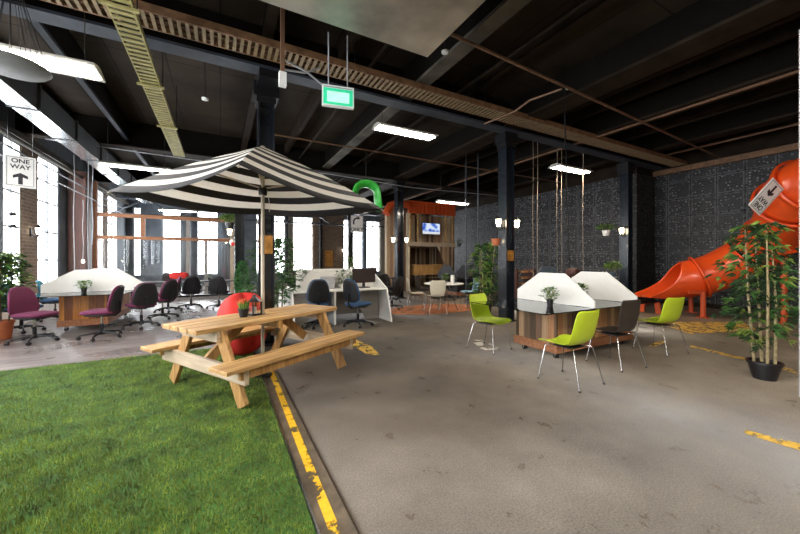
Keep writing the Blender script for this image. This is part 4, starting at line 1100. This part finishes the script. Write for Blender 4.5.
# ================================================================= ceiling services
# main brown cable tray along the beam
t = thing('cable_tray', 'long rusty cable tray crossing the ceiling from upper left to right', 'cable tray', (0,0,4.28))
ty0, ty1 = 4.80, 5.16
MB().bb(XL+.1, XR-.2, ty0, ty0+.02, -.0, .10, 'rust').bb(XL+.1, XR-.2, ty1-.02, ty1, .0, .10, 'rust').build('side_rail', t)
b = MB(); x = XL+.2
while x < XR-.3: b.bb(x, x+.04, ty0+.02, ty1-.02, .0, .015, 'rung'); x += .088
b.build('rungs', t)
b = MB()
for q in range(7):
    yy = ty0+.04+q*.042; b.tube([(XL+.2+i_*.8, yy+.012*math.sin(i_*1.7+q), .035+.01*math.sin(i_+q*2)) for i_ in range(21)], .012, 'brown_pipe' if q % 2 else 'rust', 6)
b.build('cables', t)
b = MB()
for x in (-2,1.8,4.4,6.9,9.5): b.cyl((x,ty0+.01,.1),(x,ty0+.01,.66),.006,'black_metal',5).cyl((x,ty1-.01,.1),(x,ty1-.01,.66),.006,'black_metal',5)
b.build('hanger_rods', t)
# pale yellow ladder tray along the room
t = thing('cable_ladder', 'pale yellow perforated cable ladder running away at upper left', 'cable tray', (-.875,0,3.9))
y1 = 9.66
MB().bb(-.115,-.10,-1,y1,0,.07,'ladder_y').bb(.10,.115,-1,y1,0,.07,'ladder_y').build('side_rail', t)
b = MB(); y = -1
while y < y1-.05: b.bb(-.10,.10,y,y+.05,0,.012,'ladder_y'); y += .10
b.build('rungs', t)
MB().bb(-.06,.06,-1,y1,.045,.06,'black_metal').build('cables', t)
b = MB()
for y in (4.2,5.9,7.6): MB().bb(-.16,.16,y-.02,y+.02,-.025,-.001,'ladder_y').cyl((-.14,y,-.01),(-.14,y,.8),.006,'black_metal',5).cyl((.14,y,-.01),(.14,y,.8),.006,'black_metal',5).build('bracket', t)
# galvanised duct above the windows side
t = thing('air_duct', 'galvanised rectangular air duct running along the left side of the ceiling', 'duct', (-2.78,0,3.84))
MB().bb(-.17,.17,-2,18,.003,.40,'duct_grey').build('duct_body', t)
MB().bb(-.165,.165,-2,18,-.001,.002,'galv').build('under_side', t)  # paler than the duct sides, window reflection painted into the underside
for y in (1.2,2.8,4.4,6.0,7.6,9.2,10.8,12.4,14,15.6,17.2): MB().bb(-.20,.20,y-.02,y+.02,-.012,.42,'duct_grey').build('flange', t)
# big duct overhead
t = thing('supply_duct', 'wide galvanised sheet duct at the top centre of the ceiling', 'duct', (.6,2.2,4.0))
MB().bb(-1.7,1.72,-1.8,1.40,.02,.5,'duct_grey').build('duct_body', t)
MB().bb(-1.72,1.74,-1.82,1.42,0,.019,'galv_warm').build('under_sheet', t)
# vertical brown conduit with junction box
x, y = at(282.5, 3.9)
t = thing('conduit_drop', 'vertical brown conduit ending in a cream junction box', 'conduit', (x,y,0))
MB().bb(-.022,.022,-.02,.02,3.58,4.72,'brown_pipe').build('conduit', t)
MB().bb(-.04,.04,-.035,.03,3.42,3.58,'white_paint').build('junction_box', t)
MB().tube([(.0,0,3.62),(.28,.1,3.7),(.5,.25,3.9)], .012, 'grey_plastic', 6).tube([(.0,.02,3.75),(.3,.1,3.72),(.62,.2,3.6)], .012, 'grey_plastic', 6).build('side_arm', t)
# pipes
def pipe(name, label, pts, r, m, group=None, n=8):
    o = MB().tube(pts, r, m, n).build(name); tag(o, label, 'pipe', group); return o
pipe('sprinkler_pipe', 'thin brown pipe crossing under the ceiling from the big duct to the right wall', [(2.45,3.47,4.3),(12.4,4.08,4.3)], .022, 'brown_pipe')
pipe('sprinkler_pipe', 'bent brown branch pipe dropping back to the rusty tray', [(5.05,3.67,4.27),(4.9,4.2,4.27),(4.82,4.5,4.16),(4.65,5.1,4.12)], .018, 'brown_pipe')
for i_, (x, z, lab) in enumerate([(2.2,4.62,'dark pipe just right of the big duct running away'),(4.0,4.6,'dark sprinkler pipe over the plank desk'),(6.5,4.6,'paired dark pipe right of the wide ceiling beam'),(7.9,4.33,'brown pipe strapped below the third beam from the right'),(9.4,4.55,'dark pipe between the two rightmost beams'),(11.6,4.5,'brown pipe close to the right wall ceiling')]):
    pipe('ceiling_pipe', lab, [(x,-3,z),(x,YF-.2 if x < 11 else 5.6,z)], .028, 'brown_pipe' if i_ in (3,5) else 'beam_dark')
for i_, (x, z, lab) in enumerate([(-3.75,3.95,'brown pipe along the left wall above the windows'),(-3.6,3.62,'pale cable run along the left windows'),(-3.45,3.3,'thin pale pipe in front of the left windows')]):
    pipe('wall_pipe', lab, [(x,-2,z),(x,18,z-.05)], (.05,.02,.015)[i_], ('beam_grey','duct_grey','grey_plastic')[i_])
# vertical hanging ropes, left and right
def rope(u, d, v0, v1, label, m='wood_grey', r=.0045, name='hanging_rope', group=None):
    x, y = at(u, d); z0 = max(0.02, EYE+(HZ-v1)/F*d); z1 = min(4.7, EYE+(HZ-v0)/F*d)
    pts = [(x+.01*math.sin(i_*1.3), y, z1+(z0-z1)*i_/8) for i_ in range(9)]
    o = MB().tube(pts, r, m, 6).build(name); tag(o, label, 'rope', group)
RG = 'pale ropes hanging before the tiled wall'
for u, lab in ((533,'left rope of the pair nearest the lantern column'),(537.5,'right rope of the pair nearest the lantern column'),(557,'left rope of the middle pair before the tiled wall'),(561.5,'right rope of the middle pair before the tiled wall'),(583,'single pale rope below the right end of the hanging light')): rope(u, 9.0, 100, 312, lab, group=RG)
rope(565, 6.3, 0, 150, 'black cord hanging behind the plank desk dividers, upper length', 'black_metal', .011, 'hanging_cable')
x, y = at(566, 7.6); o = MB().tube([(x,y,3.9),(x+.02,y,2.8),(x+.09,y,2.0),(x+.13,y,1.2)], .012, 'black_metal', 6).build('hanging_cable'); tag(o, 'black cord holding the dark bucket behind the dividers', 'cord')
for u, v0, v1, d, lab in ((74,155,300,8.5,'white rope hanging before the grey pier at left'),(88,150,330,8.8,'blue-grey pole rope left of the timber frame'),(92.5,160,245,9.3,'short rope beside the timber frame corner'),(83,200,262,9.0,'cord with a small bulb on the dark pier')):
    rope(u, d, v0, v1, lab, 'grey_plastic', .009)
x, y = at(83, 9.0); o = MB().sup((x,y,1.36),(.035,.035,.05),1,1,'bulb_white').build('pendant_bulb'); tag(o, 'small bulb hanging on a cord before the dark pier', 'bulb')
# pendant detectors
for u, v, d, lab in ((205,99,5.2,'white round detector hanging on a cord left of the umbrella peak'),(445,52,4.6,'white round detector on the beam right of the big duct')):
    x, y = at(u, d); z = EYE+(HZ-v)/F*d
    t = thing('smoke_detector', lab, 'detector', (x,y,z)); MB().lathe([(.0,-.02),(.045,-.015),(.05,.01),(.02,.02)], (0,0,0), 'white_paint', 14).build('body', t); MB().cyl((0,0,.02),(0,0,min(.9,4.72-z)),.005,'black_metal',5).build('cord', t)
for x_, y_, lab in ((5.52,3.9,'small white camera dome on the wide ceiling beam'),):
    o = MB().sup((x_,y_,4.5),(.032,.032,.03),1,1,'white_paint').build('camera_dome'); tag(o, lab, 'camera')
# disc chandelier
x, y = at(10, 3.25)
t = thing('disc_pendant', 'grey disc pendant hung by a cone of wires at the top left corner', 'pendant', (x,y,3.27))
MB().lathe([(0,-.02),(.26,-.01),(.29,.02),(.27,.04),(0,.03)], (0,0,0), 'disc_grey', 32, False).build('disc', t)
MB().lathe([(.09,.72),(.10,.80),(.03,.9),(.02,1.4)], (0,0,0), 'black_metal', 14).build('crown', t)
b = MB()
for q in range(16):
    a_ = q*PI/8; b.cyl((.26*math.cos(a_),.26*math.sin(a_),.035),(.08*math.cos(a_),.08*math.sin(a_),.74),.003,'black_metal',5)
b.build('wires', t)
# bird-like hanging lamps before the left windows
x, y = at(13, 6.9)
t = thing('bird_mobile', 'two small dark winged shapes hanging before the first left window', 'mobile', (x,y,2.12))
for dz in (.22, -.03): MB().add([(0,-.16,dz),(.03,0,dz+.06),(0,.16,dz),(-.03,0,dz-.02)], [(0,1,2,3)], 'black_metal').add([(0,-.16,dz-.01),(.03,0,dz+.05),(0,.16,dz-.01),(-.03,0,dz-.03)], [(3,2,1,0)], 'black_metal').build('wing', t)
MB().cyl((0,0,-.03),(0,0,1.6),.003,'black_metal',5).build('wire', t)
# pale post on the right edge
x, y = at(800, 3.42)
o = MB().bb(x-.006,x+.006,y-.006,y+.006,.0,3.75,'grey_plastic').build('pale_post'); tag(o, 'thin pale upright post at the right edge', 'post')

# clutter under the far ceiling
pipe('ceiling_cable', 'sagging grey cable crossing the far ceiling beyond the umbrella', [(-3.5,10.5,4.15),(0,10.45,4.05),(3,10.4,4.12),(6,10.4,4.0),(11,10.4,4.1)], .014, 'grey_plastic')
pipe('ceiling_pipe', 'thin pipe under the far ceiling between the columns', [(1.0,8.2,4.3),(11.2,8.2,4.3)], .02, 'brown_pipe')
for u, d, z0, z1, lab in ((466,10.5,2.2,4.7,'thin vertical conduit left of the lantern column'),(478,10.0,2.4,4.7,'second thin vertical conduit by the lantern column')):
    x, y = at(u, d); pipe('vertical_conduit', lab, [(x,y,.02),(x,y,z1)], .02, 'steel_grey')
